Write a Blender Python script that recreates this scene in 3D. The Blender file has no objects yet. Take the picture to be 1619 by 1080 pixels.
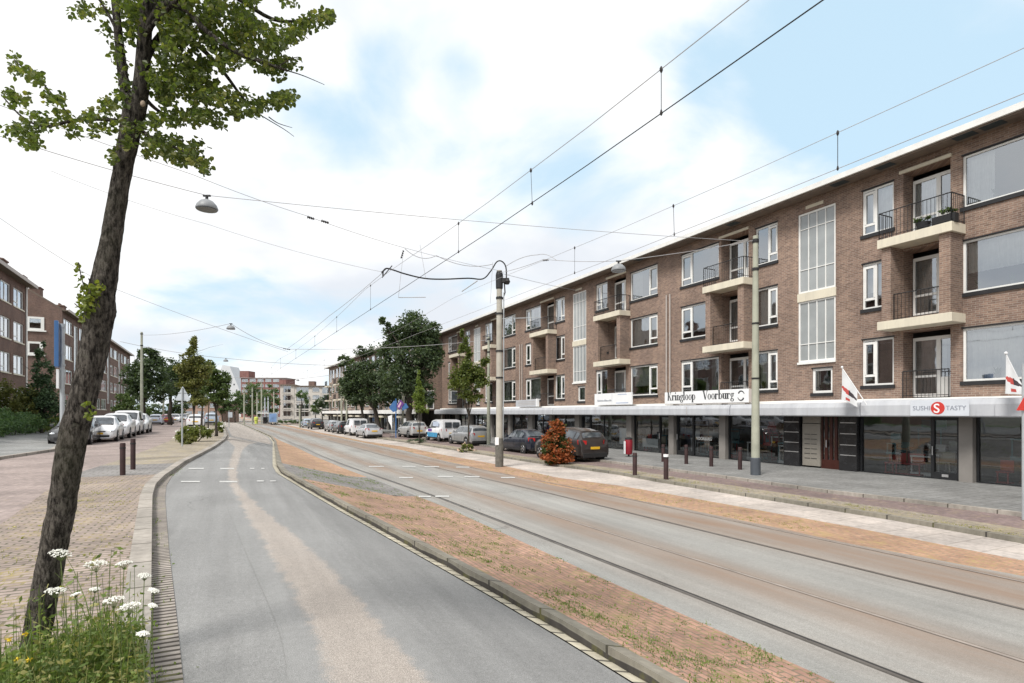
import bpy, math, random
from mathutils import Vector, Matrix
random.seed(7)
R = math.radians
sc = bpy.context.scene
COL = sc.collection

# ------------------------------------------------------------------ camera, sky, sun, exposure
CAMZ, F, CX, HY = 2.45, 900.0, 809.5, 653.0
cam_d = bpy.data.cameras.new('camera'); cam = bpy.data.objects.new('camera', cam_d); COL.objects.link(cam)
cam.location = (0, 0, CAMZ); cam.rotation_euler = (R(90), 0, 0)
cam_d.sensor_width = 36; cam_d.lens = F / 1619 * 36; cam_d.shift_y = (HY - 540) / 1619
cam_d.clip_start = 0.05; cam_d.clip_end = 3000
sc.camera = cam
SUN_EL, SUN_AZ = 52, 215     # azimuth measured clockwise from +Y
world = bpy.data.worlds.new("World"); sc.world = world; world.use_nodes = True
nt = world.node_tree; nt.nodes.clear()
def N(t, ty, **kw):
    n = t.nodes.new(ty)
    for k, v in kw.items():
        if k in ('operation','blend_type','noise_dimensions','sky_type','data_type','feature','offset','squash','clamp','distance'): setattr(n, k, v)
        else: n.inputs[k.replace('_', ' ')].default_value = v
    return n
sky = N(nt, 'ShaderNodeTexSky'); sky.sky_type = 'NISHITA'; sky.sun_disc = False
sky.sun_elevation = R(SUN_EL); sky.sun_rotation = R(SUN_AZ); sky.air_density = 1.0; sky.dust_density = 2.0
tc = N(nt, 'ShaderNodeTexCoord'); L = nt.links.new
# clouds: density noise on the direction, squeezed towards the horizon
sep = N(nt, 'ShaderNodeSeparateXYZ'); L(tc.outputs['Generated'], sep.inputs[0])
zz = N(nt, 'ShaderNodeMath', operation='MAXIMUM'); L(sep.outputs[2], zz.inputs[0]); zz.inputs[1].default_value = 0.0
za = N(nt, 'ShaderNodeMath', operation='ADD'); L(zz.outputs[0], za.inputs[0]); za.inputs[1].default_value = 0.28
dx = N(nt, 'ShaderNodeMath', operation='DIVIDE'); L(sep.outputs[0], dx.inputs[0]); L(za.outputs[0], dx.inputs[1])
dy = N(nt, 'ShaderNodeMath', operation='DIVIDE'); L(sep.outputs[1], dy.inputs[0]); L(za.outputs[0], dy.inputs[1])
cmb = N(nt, 'ShaderNodeCombineXYZ'); L(dx.outputs[0], cmb.inputs[0]); L(dy.outputs[0], cmb.inputs[1]); cmb.inputs[2].default_value = 3.7
n1 = N(nt, 'ShaderNodeTexNoise'); n1.inputs['Scale'].default_value = 2.1; n1.inputs['Detail'].default_value = 7; n1.inputs['Roughness'].default_value = .52
n1.inputs['Distortion'].default_value = .35
L(cmb.outputs[0], n1.inputs['Vector'])
def dirof(px, py):
    v = Vector(((px - CX) / F, 1, (HY - py) / F)); v.normalize(); return v
# clear patches of sky between the clouds, as directions and angular sizes
acc = None
for px, py, rad, wt in ((1480,130,.34,.30),(1300,60,.16,.16),(600,110,.06,.14),(560,230,.07,.12),(740,290,.12,.13),(900,270,.10,.10),(1560,320,.2,.25),(440,560,.2,.14),(300,600,.3,.08),(1090,70,.07,.15),(720,120,.05,.12),(1100,180,.06,.10),(960,330,.12,.14),(480,140,.07,.10)):
    vm = N(nt, 'ShaderNodeVectorMath', operation='DISTANCE'); vm.inputs[1].default_value = dirof(px, py)
    nrm = N(nt, 'ShaderNodeVectorMath', operation='NORMALIZE'); L(tc.outputs['Generated'], nrm.inputs[0]); L(nrm.outputs[0], vm.inputs[0])
    mr = N(nt, 'ShaderNodeMapRange'); mr.interpolation_type = 'SMOOTHSTEP'
    L(vm.outputs['Value'], mr.inputs[0]); mr.inputs[1].default_value = rad * 1.3; mr.inputs[2].default_value = rad * .2
    mr.inputs[3].default_value = 0; mr.inputs[4].default_value = wt
    if acc is None: acc = mr.outputs[0]
    else:
        ad = N(nt, 'ShaderNodeMath', operation='ADD'); L(acc, ad.inputs[0]); L(mr.outputs[0], ad.inputs[1]); acc = ad.outputs[0]
sb = N(nt, 'ShaderNodeMath', operation='SUBTRACT'); L(n1.outputs[0], sb.inputs[0]); L(acc, sb.inputs[1])
cr = N(nt, 'ShaderNodeMapRange'); cr.interpolation_type = 'SMOOTHSTEP'; L(sb.outputs[0], cr.inputs[0])
cr.inputs[1].default_value = .14; cr.inputs[2].default_value = .46
n2 = N(nt, 'ShaderNodeTexNoise'); n2.inputs['Scale'].default_value = 1.3; n2.inputs['Detail'].default_value = 5; L(cmb.outputs[0], n2.inputs['Vector'])
ccol = N(nt, 'ShaderNodeMix', data_type='RGBA'); cm2 = N(nt, 'ShaderNodeMapRange'); cm2.interpolation_type = 'SMOOTHSTEP'; L(n2.outputs[0], cm2.inputs[0]); cm2.inputs[1].default_value = .30; cm2.inputs[2].default_value = .56; L(cm2.outputs[0], ccol.inputs[0])
ccol.inputs[6].default_value = (0.74, 0.78, 0.84, 1); ccol.inputs[7].default_value = (1.0, 1.0, 1.0, 1)
skm = N(nt, 'ShaderNodeVectorMath', operation='SCALE'); L(sky.outputs[0], skm.inputs[0]); skm.inputs['Scale'].default_value = 1.0
hb = N(nt, 'ShaderNodeMix', data_type='RGBA'); hb.inputs[0].default_value = .8     # thin veil over the blue
L(skm.outputs[0], hb.inputs[6]); hb.inputs[7].default_value = (5.6, 7.55, 8.9, 1)
csc = N(nt, 'ShaderNodeVectorMath', operation='SCALE'); L(ccol.outputs[2], csc.inputs[0]); csc.inputs['Scale'].default_value = 8.9
mx = N(nt, 'ShaderNodeMix', data_type='RGBA'); L(cr.outputs[0], mx.inputs[0]); L(hb.outputs[2], mx.inputs[6]); L(csc.outputs[0], mx.inputs[7])
bg = N(nt, 'ShaderNodeBackground'); bg.inputs['Strength'].default_value = 0.05; L(mx.outputs[2], bg.inputs['Color'])
wo = N(nt, 'ShaderNodeOutputWorld'); L(bg.outputs[0], wo.inputs[0])
sd = bpy.data.lights.new('sun', 'SUN'); sd.energy = 1.5; sd.angle = R(16); sd.color = (1, .96, .9)
sun = bpy.data.objects.new('sun', sd); COL.objects.link(sun)
sun.rotation_euler = (R(90 - SUN_EL), 0, R(180 - SUN_AZ))
vs = sc.view_settings; vs.view_transform = 'Standard'; vs.look = 'None'; vs.gamma = 1; vs.exposure = 1.34; vs.use_curve_mapping = False
sc.cycles.max_bounces = 6; sc.cycles.transparent_max_bounces = 12; sc.cycles.caustics_reflective = False; sc.cycles.caustics_refractive = False

# ------------------------------------------------------------------ street frame: D = metres to the right of the camera, T = metres along the street
CO, SI = 0.89837, 0.43924
def W(D, T, z=0.0): return Vector((D * CO - T * SI, D * SI + T * CO, z))
def DT(x, y): return (x * CO + y * SI, -x * SI + y * CO)
_prof = ((-300,1.2),(-12,1.2),(-8,.8),(.5,.8),(1.3,.74),(4.4,-.04),(5.2,-.1),(900,-.1))
def bend(T): return -.04 * max(0.0, T - 10) if T < 260 else -10
def zt(D, T):
    v = D - bend(T)
    for (a, za_), (b, zb_) in zip(_prof, _prof[1:]):
        if v <= b: return za_ + (zb_ - za_) * (v - a) / (b - a)
    return _prof[-1][1]
def zg(x, y, off=0.0):
    d, t = DT(x, y); return zt(d, t) + off
def G(px, py, off=0.0):
    """ground point under a pixel of the survey photograph, lying on the terrain + off"""
    dx_, dz_ = (px - CX) / F, (HY - py) / F
    s, ds = 1.0, .1
    prev = s
    while s < 900:
        if CAMZ + dz_ * s <= zg(dx_ * s, s, off): break
        prev = s; s += ds; ds = min(ds * 1.04, 2.5)
    a, b = prev, s
    for _ in range(30):
        m = (a + b) / 2
        if CAMZ + dz_ * m <= zg(dx_ * m, m, off): b = m
        else: a = m
    return Vector((dx_ * b, b, zg(dx_ * b, b, off)))
def at(px, py, Y): return Vector(((px - CX) / F * Y, Y, CAMZ + (HY - py) / F * Y))

# ------------------------------------------------------------------ materials
MATS = {}
def newmat(name):
    m = bpy.data.materials.new(name); m.use_nodes = True; t = m.node_tree; t.nodes.clear()
    o = t.nodes.new('ShaderNodeOutputMaterial'); p = t.nodes.new('ShaderNodeBsdfPrincipled'); t.links.new(p.outputs[0], o.inputs[0])
    MATS[name] = m; return m, t, p, o
def rgb(c): return (c[0], c[1], c[2], 1)
def ramp(t, src, stops):
    r = t.nodes.new('ShaderNodeValToRGB'); t.links.new(src, r.inputs[0])
    el = r.color_ramp.elements
    el[0].position, el[0].color = stops[0][0], rgb(stops[0][1]); el[1].position, el[1].color = stops[-1][0], rgb(stops[-1][1])
    for p_, c in stops[1:-1]:
        e = el.new(p_); e.color = rgb(c)
    return r.outputs[0]
def noise(t, vec, scale, detail=4, rough=.55, vscale=None):
    n = t.nodes.new('ShaderNodeTexNoise'); n.inputs['Scale'].default_value = scale; n.inputs['Detail'].default_value = detail; n.inputs['Roughness'].default_value = rough
    if vscale:
        mp = t.nodes.new('ShaderNodeMapping'); mp.inputs['Scale'].default_value = vscale; t.links.new(vec, mp.inputs[0]); vec = mp.outputs[0]
    t.links.new(vec, n.inputs['Vector']); return n.outputs[0]
def mixc(t, fac, a, b, mode='MIX'):
    m = t.nodes.new('ShaderNodeMix'); m.data_type = 'RGBA'; m.blend_type = mode
    for i, v in ((0, fac), (6, a), (7, b)):
        if isinstance(v, (int, float)): m.inputs[i].default_value = v
        elif isinstance(v, tuple): m.inputs[i].default_value = rgb(v)
        else: t.links.new(v, m.inputs[i])
    return m.outputs[2]
def mrange(t, v, a, b, c=0, d=1):
    m = t.nodes.new('ShaderNodeMapRange'); t.links.new(v, m.inputs[0])
    for i, q in enumerate((a, b, c, d)): m.inputs[i + 1].default_value = q
    return m.outputs[0]
def mathn(t, op, a, b=None):
    m = t.nodes.new('ShaderNodeMath'); m.operation = op
    for i, v in enumerate((a, b)):
        if v is None: continue
        if isinstance(v, (int, float)): m.inputs[i].default_value = v
        else: t.links.new(v, m.inputs[i])
    return m.outputs[0]
def bump(t, p, h, strength=.3, dist=.02):
    b = t.nodes.new('ShaderNodeBump'); b.inputs['Strength'].default_value = strength; b.inputs['Distance'].default_value = dist
    t.links.new(h, b.inputs['Height']); t.links.new(b.outputs[0], p.inputs['Normal'])
def coord(t, which='Object'):
    c = t.nodes.new('ShaderNodeTexCoord'); return c.outputs[which]
def plain(name, c, rough=.7, var=.15, scale=3.0, metal=0, bumpy=0, spec=.4, coat=0):
    m, t, p, o = newmat(name); v = coord(t)
    n = noise(t, v, scale, 6)
    f = mrange(t, n, .3, .7, 1 - var, 1 + var)
    cc = t.nodes.new('ShaderNodeVectorMath'); cc.operation = 'SCALE'; cc.inputs[0].default_value = c[:3]; t.links.new(f, cc.inputs['Scale'])
    t.links.new(cc.outputs[0], p.inputs['Base Color'])
    t.links.new(mrange(t, n, .3, .7, max(0, rough - .08), min(1, rough + .08)), p.inputs['Roughness'])
    p.inputs['Metallic'].default_value = metal; p.inputs['Specular IOR Level'].default_value = spec
    if coat: p.inputs['Coat Weight'].default_value = coat; p.inputs['Coat Roughness'].default_value = .05
    if bumpy: bump(t, p, noise(t, v, scale * 12, 5), bumpy, .01)
    return m
def paving(name, c1, c2, mortar, bw=.2, bh=.1, rot=0, moss=.0, mosscol=(.13,.15,.05), patch=.25, msize=.012, dirt=None, offset=.5, bias=0.0, mossedge=None):
    m, t, p, o = newmat(name); uv = coord(t, 'UV')
    mp = t.nodes.new('ShaderNodeMapping'); mp.inputs['Rotation'].default_value = (0, 0, R(rot)); t.links.new(uv, mp.inputs[0])
    nz = t.nodes.new('ShaderNodeTexNoise'); nz.inputs['Scale'].default_value = 1.2; t.links.new(uv, nz.inputs['Vector'])
    wob = t.nodes.new('ShaderNodeVectorMath'); wob.operation = 'MULTIPLY_ADD'
    t.links.new(nz.outputs['Color'], wob.inputs[0]); wob.inputs[1].default_value = (.05, .05, 0); t.links.new(mp.outputs[0], wob.inputs[2])
    b = t.nodes.new('ShaderNodeTexBrick'); t.links.new(wob.outputs[0], b.inputs['Vector'])
    b.inputs['Scale'].default_value = 1; b.inputs['Brick Width'].default_value = bw; b.inputs['Row Height'].default_value = bh
    b.inputs['Mortar Size'].default_value = msize; b.inputs['Mortar Smooth'].default_value = .3; b.inputs['Bias'].default_value = bias; b.offset = offset
    b.inputs['Color1'].default_value = rgb(c1); b.inputs['Color2'].default_value = rgb(c2); b.inputs['Mortar'].default_value = rgb(mortar)
    big = noise(t, uv, .55, 6, .6); fine = noise(t, uv, 9, 5, .6)
    col = mixc(t, 1.0, b.outputs[0], ramp(t, big, ((.3, (1-patch,)*3), (.7, (1+patch,)*3))), 'MULTIPLY')
    col = mixc(t, .5, col, ramp(t, fine, ((.3, (.6,)*3), (.7, (1.35,)*3))), 'MULTIPLY')
    if moss > 0:
        k = mathn(t, 'ADD', noise(t, uv, 1.9, 7, .7), mathn(t, 'MULTIPLY', b.outputs['Fac'], .12))
        k = mathn(t, 'ADD', k, mathn(t, 'MULTIPLY', noise(t, uv, 14, 4, .6), .3))
        thr = .92 - moss * .45
        mk = mrange(t, k, thr, thr + .16)
        mc = mixc(t, noise(t, uv, 5, 3), mosscol, (mosscol[0]*1.7, mosscol[1]*1.35, mosscol[2]*1.2))
        col = mixc(t, mk, col, mc)
    t.links.new(col, p.inputs['Base Color']); p.inputs['Roughness'].default_value = .85; p.inputs['Specular IOR Level'].default_value = .25
    h = mathn(t, 'SUBTRACT', mathn(t, 'MULTIPLY', fine, .3), b.outputs['Fac'])
    bump(t, p, h, .55, .012)
    return m
def asph_col(t, uv, c, agg, var):
    sp = noise(t, uv, 130, 3, .7); mid = noise(t, uv, 14, 5, .6); big = noise(t, uv, .35, 6, .6); st = noise(t, uv, 1.0, 5, .6, (3.0, .12, 1))
    col = mixc(t, 1.0, c, ramp(t, sp, ((.32, (1-agg,)*3), (.68, (1+agg,)*3))), 'MULTIPLY')
    col = mixc(t, 1.0, col, ramp(t, big, ((.3, (1-var,)*3), (.7, (1+var,)*3))), 'MULTIPLY')
    col = mixc(t, 1.0, col, ramp(t, st, ((.3, (1-var,)*3), (.7, (1+var,)*3))), 'MULTIPLY')
    return mixc(t, .35, col, ramp(t, mid, ((.3, (.75,)*3), (.7, (1.2,)*3))), 'MULTIPLY')
def asphalt(name, c, agg=.35, var=.12, tint=None):
    m, t, p, o = newmat(name); uv = coord(t, 'UV')
    sp = noise(t, uv, 130, 3, .7); mid = noise(t, uv, 14, 5, .6); big = noise(t, uv, .35, 6, .6); st = noise(t, uv, 1.0, 5, .6, (3.0, .12, 1))
    col = mixc(t, 1.0, c, ramp(t, sp, ((.32, (1-agg,)*3), (.68, (1+agg,)*3))), 'MULTIPLY')
    col = mixc(t, 1.0, col, ramp(t, big, ((.3, (1-var,)*3), (.7, (1+var,)*3))), 'MULTIPLY')
    col = mixc(t, 1.0, col, ramp(t, st, ((.3, (1-var,)*3), (.7, (1+var,)*3))), 'MULTIPLY')
    col = mixc(t, .5, col, ramp(t, noise(t, uv, 42, 4, .7), ((.35, (.72,)*3), (.65, (1.25,)*3))), 'MULTIPLY')
    col = mixc(t, .35, col, ramp(t, mid, ((.3, (.75,)*3), (.7, (1.2,)*3))), 'MULTIPLY')
    # fine cracks
    vo = t.nodes.new('ShaderNodeTexVoronoi'); vo.feature = 'DISTANCE_TO_EDGE'; vo.inputs['Scale'].default_value = .22
    ds = t.nodes.new('ShaderNodeVectorMath'); ds.operation = 'MULTIPLY_ADD'; nn = t.nodes.new('ShaderNodeTexNoise'); nn.inputs['Scale'].default_value = 1.4; nn.inputs['Detail'].default_value = 6
    t.links.new(uv, nn.inputs['Vector']); t.links.new(nn.outputs['Color'], ds.inputs[0]); ds.inputs[1].default_value = (.9, .9, 0); t.links.new(uv, ds.inputs[2]); t.links.new(ds.outputs[0], vo.inputs['Vector'])
    ck = mathn(t, 'MULTIPLY', mrange(t, vo.outputs[0], .0, .004, 1, 0), mrange(t, noise(t, uv, .3, 2), .5, .6))
    col = mixc(t, mathn(t, 'MULTIPLY', ck, .45), col, (.06,.06,.06))
    if tint:
        col = tint(t, uv, col)
    t.links.new(col, p.inputs['Base Color']); p.inputs['Roughness'].default_value = .88; p.inputs['Specular IOR Level'].default_value = .25
    bump(t, p, sp, .35, .006)
    return m
def wallbrick(name, c1, c2, mortar, bw=.22, bh=.068, big=.16):
    m, t, p, o = newmat(name); ob = coord(t)
    s = t.nodes.new('ShaderNodeSeparateXYZ'); t.links.new(ob, s.inputs[0])
    cb = t.nodes.new('ShaderNodeCombineXYZ'); t.links.new(mathn(t, 'ADD', s.outputs[0], s.outputs[1]), cb.inputs[0]); t.links.new(s.outputs[2], cb.inputs[1])
    b = t.nodes.new('ShaderNodeTexBrick'); t.links.new(cb.outputs[0], b.inputs['Vector']); b.inputs['Scale'].default_value = 1
    b.inputs['Brick Width'].default_value = bw; b.inputs['Row Height'].default_value = bh; b.inputs['Mortar Size'].default_value = .008; b.inputs['Mortar Smooth'].default_value = .2
    b.inputs['Color1'].default_value = rgb(c1); b.inputs['Color2'].default_value = rgb(c2); b.inputs['Mortar'].default_value = rgb(mortar)
    n = noise(t, cb.outputs[0], .5, 6, .6); st = noise(t, cb.outputs[0], 1.3, 6, .65, (1.0, .18, 1)); pr = noise(t, cb.outputs[0], 7, 4, .7)
    col = mixc(t, 1.0, b.outputs[0], ramp(t, n, ((.3, (1-big,)*3), (.7, (1+big,)*3))), 'MULTIPLY')
    col = mixc(t, 1.0, col, ramp(t, st, ((.35, (.86,.86,.88)), (.65, (1.1,1.09,1.07)))), 'MULTIPLY')
    col = mixc(t, 1.0, col, ramp(t, pr, ((.3, (.8,.8,.8)), (.7, (1.2,1.2,1.2)))), 'MULTIPLY')
    t.links.new(col, p.inputs['Base Color']); p.inputs['Roughness'].default_value = .9; p.inputs['Specular IOR Level'].default_value = .2
    bump(t, p, mathn(t, 'SUBTRACT', pr, b.outputs['Fac']), .4, .01)
    return m
def leafmat(name, c1, c2, c3=None, trans=.35, scale=1.2, rough=.55):
    m, t, p, o = newmat(name); ob = coord(t)
    g = t.nodes.new('ShaderNodeNewGeometry')
    n = noise(t, ob, scale, 3)
    f = mathn(t, 'ADD', mathn(t, 'MULTIPLY', g.outputs['Random Per Island'], .55), mathn(t, 'MULTIPLY', mrange(t, n, .3, .7), .45))
    stops = [(0.05, c1), (.6, c2), (1.0, c3 or tuple(min(1, q*1.5) for q in c2))]
    col = ramp(t, f, stops)
    t.links.new(col, p.inputs['Base Color']); p.inputs['Roughness'].default_value = rough; p.inputs['Specular IOR Level'].default_value = .35
    tr = t.nodes.new('ShaderNodeBsdfTranslucent'); t.links.new(mixc(t, 1.0, col, (1.5, 1.6, .7), 'MULTIPLY'), tr.inputs[0])
    ms = t.nodes.new('ShaderNodeMixShader'); ms.inputs[0].default_value = trans
    t.links.new(p.outputs[0], ms.inputs[1]); t.links.new(tr.outputs[0], ms.inputs[2]); t.links.new(ms.outputs[0], o.inputs[0])
    return m
def glassmat(name, tint=(.75,.8,.8), base=.10, gain=1.0, rough=.02):
    m, t, p, o = newmat(name); t.nodes.remove(p)
    tr = t.nodes.new('ShaderNodeBsdfTransparent'); tr.inputs[0].default_value = rgb(tint)
    gl = t.nodes.new('ShaderNodeBsdfGlossy'); gl.inputs['Roughness'].default_value = rough; gl.inputs[0].default_value = (.9, .95, 1, 1)
    nb = t.nodes.new('ShaderNodeBump'); nb.inputs['Strength'].default_value = .05; nb.inputs['Distance'].default_value = .05
    t.links.new(noise(t, coord(t), 1.1, 2), nb.inputs['Height']); t.links.new(nb.outputs[0], gl.inputs['Normal'])
    fr = t.nodes.new('ShaderNodeFresnel'); fr.inputs[0].default_value = 1.5
    f = mathn(t, 'ADD', mathn(t, 'MULTIPLY', fr.outputs[0], gain), base)
    ms = t.nodes.new('ShaderNodeMixShader'); t.links.new(f, ms.inputs[0]); t.links.new(tr.outputs[0], ms.inputs[1]); t.links.new(gl.outputs[0], ms.inputs[2])
    t.links.new(ms.outputs[0], o.inputs[0]); return m
def carglass(name, c=(.03,.035,.04)):
    m, t, p, o = newmat(name); p.inputs['Base Color'].default_value = rgb(c); p.inputs['Roughness'].default_value = .04; p.inputs['Specular IOR Level'].default_value = .9
    v = noise(t, coord(t), 2.5, 3); t.links.new(ramp(t, v, ((.35, c), (.7, tuple(q*3.2 for q in c)))), p.inputs['Base Color'])
    return m

wall_m = wallbrick('brown_brick', (.285,.195,.150), (.18,.122,.098), (.32,.275,.235))
wall2_m = wallbrick('dark_brick', (.185,.112,.090), (.130,.082,.070), (.22,.18,.155))
wall3_m = wallbrick('light_brick', (.33,.25,.20), (.24,.18,.15), (.35,.31,.27))
white_m = plain('white_frame', (.78,.78,.76), .45, .05)
sill_m = plain('dark_sill', (.022,.022,.024), .5, .2)
cream_m = plain('cream_concrete', (.72,.66,.52), .8, .12, 1.5)
roof_m = plain('roof_felt', (.10,.10,.10), .9, .2)
gut_m = plain('pale_gutter', (.72,.72,.70), .6, .08)
soff_m = plain('brown_soffit', (.16,.125,.10), .8, .2)
eave_patch_m = plain('dark_eave_patch', (.03,.04,.042), .7, .3)
fasc_m = plain('canopy_fascia', (.56,.58,.62), .5, .06, .8)
fasc2_m = plain('canopy_top_trim', (.80,.80,.78), .6, .08, .8)
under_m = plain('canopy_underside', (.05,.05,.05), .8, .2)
rail_m = plain('black_railing', (.02,.02,.022), .5, .1)
pipe_m = plain('drainpipe_grey', (.42,.38,.35), .6, .1)
glass_m = glassmat('window_glass', (.88,.92,.92), .30, 1.4)
shopglass_m = glassmat('shop_glass', (.80,.84,.84), .09, 1.1)
wired_m = plain('frosted_stair_glass', (.30,.32,.325), .12, .18, .8, spec=.8)
curt_m = plain('white_net_curtain', (.72,.72,.70), .9, .12, 4)
curt2_m = plain('grey_curtain', (.30,.30,.29), .9, .2, 4)
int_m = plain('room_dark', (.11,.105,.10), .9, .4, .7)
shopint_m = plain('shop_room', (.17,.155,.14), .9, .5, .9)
pil_m = plain('grey_pilaster', (.22,.205,.19), .8, .12, 2, bumpy=.2)
blk_m = plain('black_shop_frame', (.018,.019,.021), .4, .15)
tile_m = plain('black_tile', (.022,.022,.024), .25, .2)
steel_m = plain('steel_strip', (.5,.5,.5), .35, .1, metal=.6)
red_door_m = plain('dark_red_door', (.050,.014,.010), .35, .2)
mail_m = plain('beige_letterboxes', (.24,.22,.19), .5, .08)
conc_m = plain('concrete_post', (.36,.37,.30), .85, .2, 1.4, bumpy=.2)
conc2_m = plain('weathered_concrete_post', (.40,.38,.33), .85, .25, 1.2, bumpy=.2)
postbase_m = plain('blue_grey_paint', (.075,.085,.10), .5, .15)
steelpost_m = plain('galvanised_post', (.42,.45,.47), .45, .1, metal=.3)
black_m = plain('black_cable', (.015,.015,.016), .5, .1)
wire_m = plain('grey_wire', (.38,.38,.39), .6, .1)
ins_m = plain('insulator_brown', (.03,.025,.025), .4, .1)
signwhite_m = plain('sign_white', (.82,.83,.84), .4, .03)
signdark_m = plain('sign_lettering', (.03,.035,.04), .5, .05)
signgrey_m = plain('sign_grey_lettering', (.24,.26,.31), .5, .05)
signred_m = plain('sign_red', (.55,.045,.035), .4, .05)
blue_m = plain('sign_blue', (.05,.14,.33), .4, .05)
signback_m = plain('sign_back_grey', (.50,.54,.58), .45, .08, metal=.2)
bol_m = plain('rust_brown_bollard', (.040,.020,.020), .6, .25, 4)
tyre_m = plain('tyre', (.015,.015,.016), .85, .1)
rim_m = plain('alloy_rim', (.5,.51,.53), .3, .1, metal=.8)
plastic_m = plain('black_plastic', (.02,.02,.021), .6, .1)
lampred_m = plain('tail_lamp_red', (.35,.012,.012), .15, .1)
lampclr_m = plain('head_lamp_clear', (.6,.63,.66), .1, .1, metal=.5)
plate_m = plain('yellow_plate', (.75,.45,.03), .4, .05)
autogl_m = carglass('car_glass')
bark_m, t_, p_, o_ = newmat('grey_bark')
ob_ = coord(t_); ridge = noise(t_, ob_, 38, 8, .75, (1.3, 1.3, .42)); lich = noise(t_, ob_, 22, 5, .65); big_ = noise(t_, ob_, 2.0, 4)
cc_ = ramp(t_, ridge, ((.38, (.016,.014,.012)), (.47, (.085,.075,.065)), (.60, (.25,.225,.195))))
cc_ = mixc(t_, mrange(t_, lich, .60, .74), cc_, (.22,.21,.17))
cc_ = mixc(t_, mathn(t_, 'MULTIPLY', mrange(t_, big_, .5, .7), .4), cc_, (.07,.075,.035))
t_.links.new(cc_, p_.inputs['Base Color']); p_.inputs['Roughness'].default_value = .95; p_.inputs['Specular IOR Level'].default_value = .15
bump(t_, p_, ridge, 1.0, .09)
bark2_m = plain('dark_bark', (.05,.042,.034), .95, .35, 5, bumpy=.6)

# ground surfaces
road_m = asphalt('lane_asphalt', (.236,.236,.232), .42, .13)
def pinktint(t, uv, col):
    s = t.nodes.new('ShaderNodeAttribute'); s.attribute_name = 'edge'
    e = mathn(t, 'ADD', s.outputs['Fac'], mathn(t, 'MULTIPLY', mathn(t, 'SUBTRACT', noise(t, uv, 2.2, 7, .7), .5), .36))
    e = mathn(t, 'ADD', e, mathn(t, 'MULTIPLY', mathn(t, 'SUBTRACT', noise(t, uv, 60, 3, .7), .5), .22))
    k = mrange(t, e, .21, .28); r = asph_col(t, uv, (.236,.236,.232), .42, .13)
    col = mixc(t, mathn(t, 'MULTIPLY', mrange(t, noise(t, uv, .8, 5), .35, .65), .18), col, r)
    return mixc(t, k, r, col)
pink_m = asphalt('pink_worn_strip', (.345,.308,.275), .6, .12, pinktint)
def tramtint(t, uv, col):
    s = t.nodes.new('ShaderNodeAttribute'); s.attribute_name = 'rust'; 
    n = noise(t, uv, 1.0, 6, .6, (2.0, .25, 1))
    k = mathn(t, 'MULTIPLY', s.outputs['Fac'], mrange(t, n, .25, .6, .35, 1.0))
    return mixc(t, k, col, (.245,.175,.13))
tram_m = asphalt('tram_concrete', (.285,.283,.268), .34, .16, tramtint)
redbrick_m = paving('red_clinker', (.43,.26,.195), (.31,.19,.145), (.20,.165,.12), moss=.46, mosscol=(.19,.19,.09), rot=90)
orbrick_m = paving('orange_clinker', (.43,.265,.18), (.34,.205,.145), (.26,.21,.15), moss=.46, mosscol=(.27,.24,.12), rot=90)
roadbrick_m = paving('pink_clinker', (.35,.285,.262), (.275,.222,.208), (.23,.20,.18), moss=.14, mosscol=(.18,.17,.08), rot=45)
medbrick_m = paving('mossy_clinker', (.35,.285,.25), (.275,.22,.195), (.13,.12,.085), moss=.40, mosscol=(.23,.215,.11), msize=.014)
gut_br_m = paving('gutter_clinker', (.36,.325,.29), (.29,.26,.235), (.07,.06,.05), bw=.40, bh=.085, moss=.22, offset=0, msize=.02)
purp_m = paving('purple_clinker', (.235,.175,.17), (.185,.14,.14), (.17,.14,.12), moss=.34, mosscol=(.22,.21,.13))
slab_m = paving('grey_slabs', (.235,.235,.23), (.20,.20,.195), (.12,.12,.11), bw=.3, bh=.3, moss=.10, msize=.01)
slabl_m = paving('left_slabs', (.27,.27,.265), (.23,.235,.23), (.15,.15,.14), bw=.3, bh=.3, moss=.20, msize=.01)
pale_m = paving('pale_strip', (.47,.42,.38), (.42,.38,.35), (.30,.27,.24), bw=.6, bh=.6, moss=.05, msize=.012)
kerb_m = paving('kerb_concrete', (.34,.31,.275), (.28,.26,.23), (.10,.09,.075), bw=5, bh=1.0, offset=0, moss=.18, msize=.018)
kerbd_m = paving('dark_kerb', (.25,.23,.19), (.19,.18,.15), (.06,.055,.05), bw=5, bh=1.0, offset=0, moss=.3, mosscol=(.09,.10,.04), msize=.018)
block_m = paving('pale_blocks', (.52,.48,.38), (.44,.41,.33), (.13,.12,.10), bw=5, bh=.22, offset=0, moss=.10, msize=.02)
patch_m = paving('grey_tile_patch', (.235,.225,.215), (.20,.19,.185), (.14,.13,.12), bw=.3, bh=.3, moss=.15)
verge_m = paving('mossy_verge', (.33,.285,.235), (.28,.245,.20), (.18,.165,.13), moss=.50, mosscol=(.245,.24,.155))
mark_m = plain('road_paint', (.47,.47,.455), .8, .22, 9)
steelrail_m = plain('rail_steel', (.18,.165,.15), .35, .2, 3, metal=.5)
raildark_m = plain('rail_groove', (.03,.028,.026), .6, .2)
binred_m = plain('bin_crimson', (.26,.018,.03), .45, .15)
lawn_m = plain('lawn_green', (.10,.15,.06), .95, .35, 3)
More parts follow.
